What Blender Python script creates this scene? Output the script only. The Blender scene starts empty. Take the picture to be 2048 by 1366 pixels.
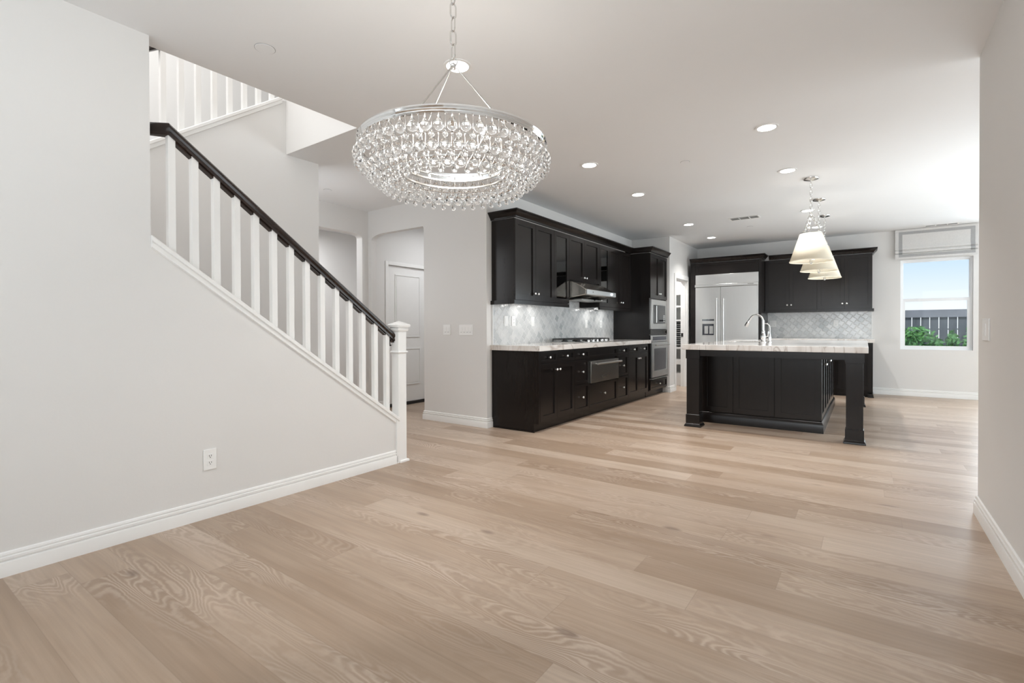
import bpy, bmesh, math, random
from mathutils import Vector, Matrix
random.seed(7)
PI = math.pi
S = bpy.context.scene
COL = S.collection

# ------------------------------------------------------------------ camera
H = 1.12
FOC, CYP = 989.2, 666.0
yaw, pit, roll = [math.radians(a) for a in (35.539, -0.463, -0.177)]
fw0 = Vector((-math.sin(yaw), math.cos(yaw), 0)); rt0 = Vector((math.cos(yaw), math.sin(yaw), 0)); up0 = Vector((0, 0, 1))
fwd = fw0 * math.cos(pit) + up0 * math.sin(pit)
u2 = up0 * math.cos(pit) - fw0 * math.sin(pit)
rgt = rt0 * math.cos(roll) + u2 * math.sin(roll)
upv = u2 * math.cos(roll) - rt0 * math.sin(roll)
cd = bpy.data.cameras.new('camera'); cam = bpy.data.objects.new('camera', cd); COL.objects.link(cam)
m = Matrix((rgt, upv, -fwd)).transposed().to_4x4(); m.translation = Vector((0, 0, H))
cam.matrix_world = m
cd.sensor_fit = 'HORIZONTAL'; cd.sensor_width = 36.0; cd.lens = FOC / 2048 * 36
cd.shift_x = 0.0; cd.shift_y = (CYP - 683.0) / 2048
cd.clip_start = 0.02; cd.clip_end = 200
S.camera = cam

# ------------------------------------------------------------------ world, light levels, exposure
S.view_settings.view_transform = 'Standard'; S.view_settings.look = 'None'
S.view_settings.gamma = 1.0; S.view_settings.use_curve_mapping = False
S.view_settings.exposure = 0.20
cy = S.cycles
cy.use_denoising = True
cy.max_bounces = 10; cy.diffuse_bounces = 6; cy.glossy_bounces = 5; cy.transmission_bounces = 10; cy.transparent_max_bounces = 10
cy.caustics_reflective = False; cy.caustics_refractive = False
cy.sample_clamp_indirect = 4.0

W = bpy.data.worlds.new('sky'); S.world = W; W.use_nodes = True
nt = W.node_tree; nt.nodes.clear()
wo = nt.nodes.new('ShaderNodeOutputWorld'); bg = nt.nodes.new('ShaderNodeBackground')
tc = nt.nodes.new('ShaderNodeTexCoord'); sx = nt.nodes.new('ShaderNodeSeparateXYZ'); cr = nt.nodes.new('ShaderNodeValToRGB')
nt.links.new(tc.outputs['Generated'], sx.inputs[0]); nt.links.new(sx.outputs['Z'], cr.inputs[0])
cr.color_ramp.elements[0].position = 0.0; cr.color_ramp.elements[0].color = (0.90, 0.93, 0.97, 1)
cr.color_ramp.elements[1].position = 0.30; cr.color_ramp.elements[1].color = (0.36, 0.56, 0.84, 1)
e_ = cr.color_ramp.elements.new(0.035); e_.color = (0.88, 0.92, 0.97, 1)
e_ = cr.color_ramp.elements.new(0.105); e_.color = (0.60, 0.76, 0.91, 1)
nt.links.new(cr.outputs[0], bg.inputs[0]); bg.inputs[1].default_value = 1.0
nt.links.new(bg.outputs[0], wo.inputs[0])

def area(name, loc, direction, sx_, sy_, power, color=(1, 1, 1), shape='RECTANGLE', spread=PI):
    l = bpy.data.lights.new(name, 'AREA'); l.shape = shape; l.size = sx_; l.size_y = sy_
    l.energy = power; l.color = color; l.spread = spread
    o = bpy.data.objects.new(name, l); COL.objects.link(o); o.location = loc
    o.rotation_euler = Vector(direction).to_track_quat('-Z', 'Y').to_euler()
    return o
COOL_TINT = (0.86, 0.945, 1.0)
area('rear_fill', (-1.4, -2.35, 1.5), (0, 1, 0.3), 3.2, 2.0, 40, COOL_TINT)  # added area light before the solid rear wall, no window there
area('ceiling_bounce_fill', (-0.35, -1.4, 1.45), (0.06, 0.75, 1), 1.3, 1.0, 46, (0.88, 0.95, 1.0))  # added lamp behind the camera, aimed up to brighten the ceiling
area('great_room_fill', (5.35, 6.6, 1.35), (-1, 0, 0.65), 5.0, 2.3, 215, COOL_TINT)  # added window-like fill in front of the closed great room wall
area('great_room_up_fill', (1.75, 6.7, 1.0), (-0.25, 0, 1), 1.8, 2.4, 24, (0.88, 0.95, 1.0))  # unseen upward lamp added to lift the kitchen ceiling
area('patio_door_fill', (2.9, 10.75, 1.25), (0, -1, 0.0), 3.0, 2.3, 215, COOL_TINT)  # area light added outside the unseen glass door for the floor glare
area('great_room_front_fill', (3.2, -2.3, 1.5), (0, 1, 0.3), 3.0, 2.0, 60, COOL_TINT)  # added fill at the rear of the great room, no window built
area('stair_landing_fill', (-4.4, -0.1, 4.2), (0, 1, -0.25), 2.0, 1.4, 34, (1.0, 0.99, 0.98))  # unseen area light added over the landing to brighten the stairwell
area('stair_upper_fill', (-4.4, 1.3, 5.1), (0, 0, -1), 1.8, 2.0, 28, (0.98, 0.99, 1.0))  # added overhead light for the upper stair walls, no skylight built
area('foyer_fill', (-5.0, 2.62, 1.9), (0, 1, 0.1), 0.8, 1.0, 6.0, (0.94, 0.97, 1.0))  # unseen fill added to brighten the hall
area('side_room_fill', (-6.5, 3.9, 2.66), (0, 0, -1), 0.8, 0.8, 30.0, (0.95, 0.97, 1.0))  # added light below the side room ceiling, without a fixture
area('passage_fill', (-4.6, 5.4, 2.68), (0, 0, -1), 0.5, 0.5, 13, (0.95, 0.97, 1.0))  # unseen light added to brighten the passage and its door
area('pantry_fill', (-3.4, 9.3, 2.6), (0, 0.2, -1), 0.4, 0.4, 22)  # added light inside the pantry to brighten its shelves
CAN_POWER = 9.0; PENDANT_POWER = 3.4; CHANDELIER_POWER = 3.2; PUCK_POWER = 0.45

# ------------------------------------------------------------------ materials
def nodes_of(name):
    mt = bpy.data.materials.new(name); mt.use_nodes = True
    t = mt.node_tree; b = t.nodes['Principled BSDF']
    return mt, t, b
def N(t, kind, **kw):
    n = t.nodes.new(kind)
    for k, v in kw.items(): setattr(n, k, v)
    return n
def mth(t, op, a, b=None, c=None):
    n = t.nodes.new('ShaderNodeMath'); n.operation = op
    for i, v in enumerate((a, b, c)):
        if v is None: continue
        if isinstance(v, (int, float)): n.inputs[i].default_value = v
        else: t.links.new(v, n.inputs[i])
    return n.outputs[0]
def mixc(t, fac, a, b, mode='MIX'):
    n = t.nodes.new('ShaderNodeMix'); n.data_type = 'RGBA'; n.blend_type = mode
    for i, v in ((0, fac), (6, a), (7, b)):
        if isinstance(v, (int, float)): n.inputs[i].default_value = v
        elif isinstance(v, tuple): n.inputs[i].default_value = (*v, 1)
        else: t.links.new(v, n.inputs[i])
    return n.outputs[2]
def ramp(t, src, stops):
    n = t.nodes.new('ShaderNodeValToRGB'); t.links.new(src, n.inputs[0])
    el = n.color_ramp.elements
    el[0].position, el[0].color = stops[0][0], (*stops[0][1], 1)
    el[1].position, el[1].color = stops[-1][0], (*stops[-1][1], 1)
    for p, c in stops[1:-1]:
        e = el.new(p); e.color = (*c, 1)
    return n.outputs[0]
def basic(name, col, rough=0.5, metal=0.0, var=0.04, scale=6.0, spec=0.5, bump=0.0, bscale=120.0, aniso=None):
    mt, t, b = nodes_of(name)
    co = N(t, 'ShaderNodeTexCoord'); src = co.outputs['Object']
    if aniso:
        mp = N(t, 'ShaderNodeMapping'); mp.inputs['Scale'].default_value = aniso; t.links.new(src, mp.inputs[0]); src = mp.outputs[0]
    nz = N(t, 'ShaderNodeTexNoise'); nz.inputs['Scale'].default_value = scale; nz.inputs['Detail'].default_value = 3
    t.links.new(src, nz.inputs['Vector'])
    lo = tuple(c * (1 - var) for c in col); hi = tuple(min(1, c * (1 + var)) for c in col)
    t.links.new(ramp(t, nz.outputs['Fac'], [(0.3, lo), (0.7, hi)]), b.inputs['Base Color'])
    b.inputs['Roughness'].default_value = rough; b.inputs['Metallic'].default_value = metal
    b.inputs['Specular IOR Level'].default_value = spec
    if bump > 0:
        n2 = N(t, 'ShaderNodeTexNoise'); n2.inputs['Scale'].default_value = bscale; n2.inputs['Detail'].default_value = 2
        t.links.new(co.outputs['Object'], n2.inputs['Vector'])
        bp = N(t, 'ShaderNodeBump'); bp.inputs['Strength'].default_value = bump; bp.inputs['Distance'].default_value = 0.002
        t.links.new(n2.outputs['Fac'], bp.inputs['Height']); t.links.new(bp.outputs[0], b.inputs['Normal'])
    return mt
M = {}
M['wall'] = basic('wall_paint', (0.72, 0.71, 0.695), 0.75, var=0.01, scale=1.5, spec=0.25, bump=0.12, bscale=90)
M['ceil'] = basic('ceiling_paint', (0.795, 0.80, 0.805), 0.8, var=0.01, scale=1.2, spec=0.2, bump=0.1, bscale=80)
M['white'] = basic('white_trim_paint', (0.82, 0.815, 0.80), 0.4, var=0.01, spec=0.4)
M['plastic'] = basic('white_plastic', (0.85, 0.85, 0.84), 0.35, var=0.01)
M['slot'] = basic('dark_slot', (0.03, 0.03, 0.03), 0.5)
M['wood'] = basic('espresso_wood', (0.0105, 0.0082, 0.0074), 0.22, var=0.05, scale=3.0, spec=0.29, aniso=(14, 14, 1.2))
M['rail'] = basic('dark_handrail_wood', (0.020, 0.011, 0.008), 0.22, var=0.35, scale=4.0, aniso=(20, 2, 2))
M['steel'] = basic('brushed_steel', (0.60, 0.595, 0.58), 0.30, metal=1.0, var=0.05, scale=5, aniso=(1, 1, 60))
M['steel_fridge'] = basic('fridge_steel', (0.66, 0.66, 0.65), 0.34, metal=1.0, var=0.02, scale=4, aniso=(60, 1, 1))
M['steel_hood'] = basic('hood_steel', (0.46, 0.43, 0.39), 0.22, metal=1.0, var=0.05, scale=5, aniso=(1, 1, 40))
M['steel_dark'] = basic('dark_steel', (0.30, 0.29, 0.275), 0.32, metal=1.0, var=0.05, scale=5, aniso=(1, 1, 60))
M['chrome'] = basic('polished_chrome', (0.86, 0.86, 0.86), 0.07, metal=1.0, var=0.01)
M['nickel'] = basic('satin_nickel', (0.72, 0.71, 0.69), 0.2, metal=1.0, var=0.02)
M['ring'] = basic('aged_silver_ring', (0.55, 0.54, 0.52), 0.28, metal=1.0, var=0.05)
M['knob'] = basic('bright_knob_metal', (0.95, 0.945, 0.93), 0.32, metal=1.0, var=0.02)
M['black'] = basic('black_iron', (0.012, 0.012, 0.013), 0.35, var=0.2)
M['blackglass'] = basic('black_glass', (0.012, 0.012, 0.014), 0.06, var=0.1, spec=0.6)
M['ovenglass'] = basic('oven_glass', (0.06, 0.06, 0.068), 0.12, var=0.1, spec=0.6)
M['display'] = basic('display_panel', (0.03, 0.03, 0.045), 0.1, var=0.2)
M['shelfgrey'] = basic('grey_shelf_backing', (0.47, 0.485, 0.47), 0.6, var=0.03)
M['slat'] = basic('dark_grey_slat', (0.24, 0.25, 0.25), 0.5, var=0.1)
M['fabric'] = basic('shade_linen', (0.62, 0.61, 0.595), 0.9, var=0.03, scale=60, bump=0.2, bscale=400)
M['fabric_band'] = basic('grey_fabric_band', (0.36, 0.36, 0.36), 0.9, var=0.04, scale=60, bump=0.2, bscale=400)
M['vinyl'] = basic('white_vinyl', (0.80, 0.81, 0.82), 0.35, var=0.01)
M['fence'] = basic('weathered_fence_boards', (0.115, 0.12, 0.128), 0.8, var=0.25, scale=4, aniso=(10, 10, 1))
M['fence_rail'] = basic('fence_top_rail', (0.20, 0.195, 0.205), 0.8, var=0.15, scale=4)
M['ground'] = basic('patio_ground', (0.30, 0.29, 0.27), 0.9, var=0.15, scale=5)
M['leaf'] = basic('leaf_green', (0.13, 0.30, 0.085), 0.5, var=0.5, scale=18)
M['stem'] = basic('shrub_stem', (0.10, 0.07, 0.04), 0.8, var=0.2)
M['whitestone'] = basic('tile_edge', (0.78, 0.78, 0.77), 0.3, var=0.02)

def emit(name, col, strength):
    mt, t, b = nodes_of(name)
    b.inputs['Base Color'].default_value = (*col, 1)
    b.inputs['Emission Color'].default_value = (*col, 1); b.inputs['Emission Strength'].default_value = strength
    nz = N(t, 'ShaderNodeTexNoise'); nz.inputs['Scale'].default_value = 3
    t.links.new(mth(t, 'MULTIPLY_ADD', nz.outputs['Fac'], 0.02 * strength, strength * 0.99), b.inputs['Emission Strength'])
    return mt
M['lens'] = emit('lit_downlight_lens', (1, 0.985, 0.96), 9)
M['bulb'] = emit('lit_bulb', (1, 0.95, 0.87), 9)
M['pendant_bulb'] = emit('lit_pendant_bulb', (1, 0.95, 0.88), 6)
M['led'] = emit('hood_led', (0.75, 0.82, 1.0), 2.0)

def glass(name, tint=(1, 1, 1), ior=1.5):
    mt, t, b = nodes_of(name)
    b.inputs['Base Color'].default_value = (*tint, 1); b.inputs['Roughness'].default_value = 0.0
    b.inputs['Transmission Weight'].default_value = 1.0; b.inputs['IOR'].default_value = ior
    nz = N(t, 'ShaderNodeTexNoise'); nz.inputs['Scale'].default_value = 40
    t.links.new(mth(t, 'MULTIPLY', nz.outputs['Fac'], 0.02), b.inputs['Roughness'])
    return mt
M['crystal'] = glass('clear_glass_drop', (1, 1, 1), 1.48)

def pane(name, tint, refl):
    mt, t, b = nodes_of(name)
    tr = N(t, 'ShaderNodeBsdfTransparent'); tr.inputs[0].default_value = (*tint, 1)
    gl = N(t, 'ShaderNodeBsdfGlossy'); gl.inputs['Roughness'].default_value = 0.02
    fr = N(t, 'ShaderNodeFresnel'); fr.inputs[0].default_value = 1.5
    nz = N(t, 'ShaderNodeTexNoise'); nz.inputs['Scale'].default_value = 2
    mx = N(t, 'ShaderNodeMixShader')
    f = mth(t, 'MULTIPLY_ADD', fr.outputs[0], refl, mth(t, 'MULTIPLY', nz.outputs['Fac'], 0.004))
    t.links.new(f, mx.inputs[0]); t.links.new(tr.outputs[0], mx.inputs[1]); t.links.new(gl.outputs[0], mx.inputs[2])
    t.links.new(mx.outputs[0], t.nodes['Material Output'].inputs[0])
    return mt
M['pane'] = pane('window_glass', (0.97, 0.985, 0.99), 0.12)
M['cabglass'] = pane('cabinet_glass', (0.55, 0.55, 0.55), 1.6)

def shade_mat():
    mt, t, b = nodes_of('pendant_shade_fabric')
    co = N(t, 'ShaderNodeTexCoord'); nz = N(t, 'ShaderNodeTexNoise'); nz.inputs['Scale'].default_value = 250
    t.links.new(co.outputs['Object'], nz.inputs['Vector'])
    c = ramp(t, nz.outputs['Fac'], [(0.3, (0.84, 0.80, 0.70)), (0.7, (0.88, 0.84, 0.74))])
    d = N(t, 'ShaderNodeBsdfDiffuse'); tl = N(t, 'ShaderNodeBsdfTranslucent'); mx = N(t, 'ShaderNodeMixShader')
    t.links.new(c, d.inputs[0]); t.links.new(c, tl.inputs[0]); mx.inputs[0].default_value = 0.34
    t.links.new(d.outputs[0], mx.inputs[1]); t.links.new(tl.outputs[0], mx.inputs[2])
    t.links.new(mx.outputs[0], t.nodes['Material Output'].inputs[0])
    return mt
M['shade'] = shade_mat()

def floor_mat():
    mt, t, b = nodes_of('oak_plank_floor')
    co = N(t, 'ShaderNodeTexCoord'); sp = N(t, 'ShaderNodeSeparateXYZ'); t.links.new(co.outputs['Object'], sp.inputs[0])
    X, Y = sp.outputs[0], sp.outputs[1]
    PW, PL = 0.19, 2.0
    ry = mth(t, 'DIVIDE', mth(t, 'ADD', Y, 20.05), PW); row = mth(t, 'FLOOR', ry); fy = mth(t, 'FRACT', ry)
    wn = N(t, 'ShaderNodeTexWhiteNoise', noise_dimensions='1D'); t.links.new(row, wn.inputs['W'])
    rx = mth(t, 'DIVIDE', mth(t, 'ADD', mth(t, 'ADD', X, 20), mth(t, 'MULTIPLY', wn.outputs['Value'], 7.3)), PL)
    colu = mth(t, 'FLOOR', rx); fx = mth(t, 'FRACT', rx)
    cb = N(t, 'ShaderNodeCombineXYZ'); t.links.new(row, cb.inputs[0]); t.links.new(colu, cb.inputs[1])
    w2 = N(t, 'ShaderNodeTexWhiteNoise', noise_dimensions='2D'); t.links.new(cb.outputs[0], w2.inputs['Vector'])
    pid = w2.outputs['Value']
    s2 = N(t, 'ShaderNodeSeparateColor'); t.links.new(w2.outputs['Color'], s2.inputs[0]); pid2 = s2.outputs[1]
    # fine straight grain
    g = N(t, 'ShaderNodeCombineXYZ')
    t.links.new(mth(t, 'MULTIPLY', X, 1.6), g.inputs[0]); t.links.new(mth(t, 'MULTIPLY', Y, 55.0), g.inputs[1]); t.links.new(mth(t, 'MULTIPLY', pid, 60), g.inputs[2])
    ng = N(t, 'ShaderNodeTexNoise'); ng.inputs['Scale'].default_value = 1.0; ng.inputs['Detail'].default_value = 5; ng.inputs['Roughness'].default_value = 0.6
    t.links.new(g.outputs[0], ng.inputs['Vector'])
    # cathedral figure: contour lines of a stretched noise field
    k = N(t, 'ShaderNodeCombineXYZ')
    t.links.new(mth(t, 'MULTIPLY', X, 1.1), k.inputs[0]); t.links.new(mth(t, 'MULTIPLY', Y, 6.0), k.inputs[1]); t.links.new(mth(t, 'MULTIPLY', pid, 90), k.inputs[2])
    nk = N(t, 'ShaderNodeTexNoise'); nk.inputs['Scale'].default_value = 1.0; nk.inputs['Detail'].default_value = 1.5; nk.inputs['Distortion'].default_value = 0.3
    t.links.new(k.outputs[0], nk.inputs['Vector'])
    wob = N(t, 'ShaderNodeTexNoise'); wob.inputs['Scale'].default_value = 26; t.links.new(co.outputs['Object'], wob.inputs['Vector'])
    ph = mth(t, 'ADD', mth(t, 'MULTIPLY', nk.outputs['Fac'], 165.0), mth(t, 'MULTIPLY', wob.outputs['Fac'], 5.0))
    cath = mth(t, 'MULTIPLY_ADD', mth(t, 'SINE', ph), 0.5, 0.5)
    # only some zones of some boards show it strongly
    zn = N(t, 'ShaderNodeTexNoise'); zn.inputs['Scale'].default_value = 0.9; zn.inputs['Detail'].default_value = 1
    zc = N(t, 'ShaderNodeCombineXYZ'); t.links.new(X, zc.inputs[0]); t.links.new(mth(t, 'MULTIPLY', Y, 3.0), zc.inputs[1]); t.links.new(mth(t, 'MULTIPLY', pid2, 40), zc.inputs[2])
    t.links.new(zc.outputs[0], zn.inputs['Vector'])
    zone = N(t, 'ShaderNodeMapRange'); zone.inputs['From Min'].default_value = 0.42; zone.inputs['From Max'].default_value = 0.66
    t.links.new(zn.outputs['Fac'], zone.inputs['Value'])
    tone = ramp(t, pid, [(0.0, (0.315, 0.226, 0.160)), (0.35, (0.375, 0.280, 0.206)), (0.7, (0.415, 0.318, 0.242)), (1.0, (0.470, 0.375, 0.296))])
    gr = ramp(t, ng.outputs['Fac'], [(0.25, (0.86, 0.85, 0.84)), (0.75, (1.10, 1.10, 1.10))])
    c1 = mixc(t, 1.0, tone, gr, 'MULTIPLY')
    lime = mixc(t, 0.40, c1, (0.60, 0.50, 0.42))
    dark = mixc(t, 0.22, c1, (0.20, 0.13, 0.085))
    fig = mixc(t, mth(t, 'POWER', cath, 1.4), dark, lime)
    c2 = mixc(t, mth(t, 'MULTIPLY', zone.outputs[0], 0.95), c1, fig)
    # broad warm / grey drift along each board
    nb = N(t, 'ShaderNodeTexNoise'); nb.inputs['Scale'].default_value = 1.0; nb.inputs['Detail'].default_value = 2
    bc = N(t, 'ShaderNodeCombineXYZ'); t.links.new(mth(t, 'MULTIPLY', X, 1.7), bc.inputs[0]); t.links.new(mth(t, 'MULTIPLY', Y, 9.0), bc.inputs[1]); t.links.new(mth(t, 'MULTIPLY', pid2, 77), bc.inputs[2])
    t.links.new(bc.outputs[0], nb.inputs['Vector'])
    drift = ramp(t, nb.outputs['Fac'], [(0.3, (0.90, 0.87, 0.84)), (0.55, (1.0, 1.0, 1.0)), (0.75, (1.06, 1.06, 1.07))])
    c3 = mixc(t, 1.0, c2, drift, 'MULTIPLY')
    # knots
    vo = N(t, 'ShaderNodeTexVoronoi'); vo.inputs['Scale'].default_value = 1.0
    vc = N(t, 'ShaderNodeCombineXYZ'); t.links.new(mth(t, 'MULTIPLY', X, 1.15), vc.inputs[0]); t.links.new(mth(t, 'MULTIPLY', Y, 2.7), vc.inputs[1]); t.links.new(mth(t, 'MULTIPLY', pid, 3), vc.inputs[2])
    t.links.new(vc.outputs[0], vo.inputs['Vector'])
    kn = N(t, 'ShaderNodeMapRange'); kn.inputs['From Min'].default_value = 0.035; kn.inputs['From Max'].default_value = 0.075
    kn.inputs['To Min'].default_value = 0.6; kn.inputs['To Max'].default_value = 0.0
    t.links.new(vo.outputs['Distance'], kn.inputs['Value'])
    c4 = mixc(t, kn.outputs[0], c3, (0.135, 0.085, 0.06))
    # seams
    ey = mth(t, 'MULTIPLY', mth(t, 'MINIMUM', fy, mth(t, 'SUBTRACT', 1.0, fy)), PW)
    ex = mth(t, 'MULTIPLY', mth(t, 'MINIMUM', fx, mth(t, 'SUBTRACT', 1.0, fx)), PL)
    ed = mth(t, 'MINIMUM', ey, ex)
    se = N(t, 'ShaderNodeMapRange'); se.inputs['From Min'].default_value = 0.0006; se.inputs['From Max'].default_value = 0.0022
    se.inputs['To Min'].default_value = 0.38; se.inputs['To Max'].default_value = 0.0
    t.links.new(ed, se.inputs['Value'])
    c5 = mixc(t, se.outputs[0], c4, (0.22, 0.155, 0.11))
    t.links.new(c5, b.inputs['Base Color'])
    t.links.new(mth(t, 'MULTIPLY_ADD', ng.outputs['Fac'], 0.10, 0.30), b.inputs['Roughness'])
    b.inputs['Specular IOR Level'].default_value = 0.45
    bp = N(t, 'ShaderNodeBump'); bp.inputs['Strength'].default_value = 0.10; bp.inputs['Distance'].default_value = 0.002
    hgt = mth(t, 'SUBTRACT', mth(t, 'ADD', mth(t, 'MULTIPLY', ng.outputs['Fac'], 0.4), mth(t, 'MULTIPLY', cath, 0.2)), se.outputs[0])
    t.links.new(hgt, bp.inputs['Height']); t.links.new(bp.outputs[0], b.inputs['Normal'])
    return mt
M['floor'] = floor_mat()

def stone_mat(name, axis, rough=0.09):
    mt, t, b = nodes_of(name)
    co = N(t, 'ShaderNodeTexCoord')
    rot = N(t, 'ShaderNodeMapping'); rot.inputs['Rotation'].default_value = (0, 0, 0 if axis == 'x' else PI / 2)
    t.links.new(co.outputs['Object'], rot.inputs[0])
    mp = N(t, 'ShaderNodeMapping'); mp.inputs['Scale'].default_value = (1.0, 0.10, 0.12); t.links.new(rot.outputs[0], mp.inputs[0])
    nz = N(t, 'ShaderNodeTexNoise'); nz.inputs['Scale'].default_value = 6; nz.inputs['Detail'].default_value = 5; t.links.new(mp.outputs[0], nz.inputs['Vector'])
    base = ramp(t, nz.outputs['Fac'], [(0.3, (0.60, 0.56, 0.52)), (0.48, (0.74, 0.71, 0.68)), (0.65, (0.81, 0.79, 0.77))])
    def veins(scale, width, seed):
        m2 = N(t, 'ShaderNodeMapping'); m2.inputs['Location'].default_value = (seed, seed, 0); m2.inputs['Scale'].default_value = (1.0, 0.16, 0.22); t.links.new(rot.outputs[0], m2.inputs[0])
        n2 = N(t, 'ShaderNodeTexNoise'); n2.inputs['Scale'].default_value = scale; n2.inputs['Detail'].default_value = 3; n2.inputs['Distortion'].default_value = 0.4
        t.links.new(m2.outputs[0], n2.inputs['Vector'])
        d = mth(t, 'ABSOLUTE', mth(t, 'SUBTRACT', n2.outputs['Fac'], 0.5))
        mr = N(t, 'ShaderNodeMapRange'); mr.inputs['From Max'].default_value = width; mr.inputs['To Min'].default_value = 1.0; mr.inputs['To Max'].default_value = 0.0
        t.links.new(d, mr.inputs['Value']); return mr.outputs[0]
    c = mixc(t, mth(t, 'MULTIPLY', veins(7.0, 0.012, 3.1), 0.62), base, (0.30, 0.235, 0.20))
    c = mixc(t, mth(t, 'MULTIPLY', veins(3.2, 0.02, 8.7), 0.35), c, (0.42, 0.34, 0.28))
    t.links.new(c, b.inputs['Base Color']); b.inputs['Roughness'].default_value = rough
    return mt
M['stone_x'] = stone_mat('veined_quartzite', 'x')

def tile_mat(name, axis):
    # arabesque lantern tile: rotated lattice with curved joints
    mt, t, b = nodes_of(name)
    co = N(t, 'ShaderNodeTexCoord'); sp = N(t, 'ShaderNodeSeparateXYZ'); t.links.new(co.outputs['Object'], sp.inputs[0])
    U = sp.outputs[1] if axis == 'y' else sp.outputs[0]; V = sp.outputs[2]
    a = 0.115
    u = mth(t, 'DIVIDE', U, a); v = mth(t, 'DIVIDE', V, a)
    p = mth(t, 'ADD', u, v); q = mth(t, 'SUBTRACT', u, v)
    p2 = mth(t, 'ADD', p, mth(t, 'MULTIPLY', mth(t, 'SINE', mth(t, 'MULTIPLY', q, 2 * PI)), 0.07))
    q2 = mth(t, 'ADD', q, mth(t, 'MULTIPLY', mth(t, 'SINE', mth(t, 'MULTIPLY', p, 2 * PI)), -0.07))
    fp, fq = mth(t, 'FRACT', p2), mth(t, 'FRACT', q2)
    e = mth(t, 'MINIMUM', mth(t, 'MINIMUM', fp, mth(t, 'SUBTRACT', 1.0, fp)), mth(t, 'MINIMUM', fq, mth(t, 'SUBTRACT', 1.0, fq)))
    cb = N(t, 'ShaderNodeCombineXYZ'); t.links.new(mth(t, 'FLOOR', p2), cb.inputs[0]); t.links.new(mth(t, 'FLOOR', q2), cb.inputs[1])
    wn = N(t, 'ShaderNodeTexWhiteNoise', noise_dimensions='2D'); t.links.new(cb.outputs[0], wn.inputs['Vector'])
    tone = ramp(t, wn.outputs['Value'], [(0.0, (0.44, 0.455, 0.46)), (0.12, (0.56, 0.57, 0.57)), (0.5, (0.64, 0.645, 0.64)), (1.0, (0.72, 0.72, 0.71))])
    nz = N(t, 'ShaderNodeTexNoise'); nz.inputs['Scale'].default_value = 9; nz.inputs['Detail'].default_value = 5; t.links.new(co.outputs['Object'], nz.inputs['Vector'])
    mar = ramp(t, nz.outputs['Fac'], [(0.35, (0.90, 0.91, 0.92)), (0.6, (1.02, 1.02, 1.02))])
    c = mixc(t, 1.0, tone, mar, 'MULTIPLY')
    gm = N(t, 'ShaderNodeMapRange'); gm.inputs['From Min'].default_value = 0.018; gm.inputs['From Max'].default_value = 0.034
    gm.inputs['To Min'].default_value = 1.0; gm.inputs['To Max'].default_value = 0.0; t.links.new(e, gm.inputs['Value'])
    c2 = mixc(t, gm.outputs[0], c, (0.76, 0.76, 0.75))
    t.links.new(c2, b.inputs['Base Color'])
    t.links.new(mth(t, 'MULTIPLY_ADD', gm.outputs[0], 0.5, 0.16), b.inputs['Roughness'])
    bp = N(t, 'ShaderNodeBump'); bp.inputs['Strength'].default_value = 0.5; bp.inputs['Distance'].default_value = 0.003
    edg = N(t, 'ShaderNodeMapRange'); edg.inputs['From Max'].default_value = 0.10; t.links.new(e, edg.inputs['Value'])
    t.links.new(edg.outputs[0], bp.inputs['Height']); t.links.new(bp.outputs[0], b.inputs['Normal'])
    return mt
M['tile_y'] = tile_mat('arabesque_marble_tile', 'y')
M['tile_x'] = tile_mat('arabesque_marble_tile_back', 'x')

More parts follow.
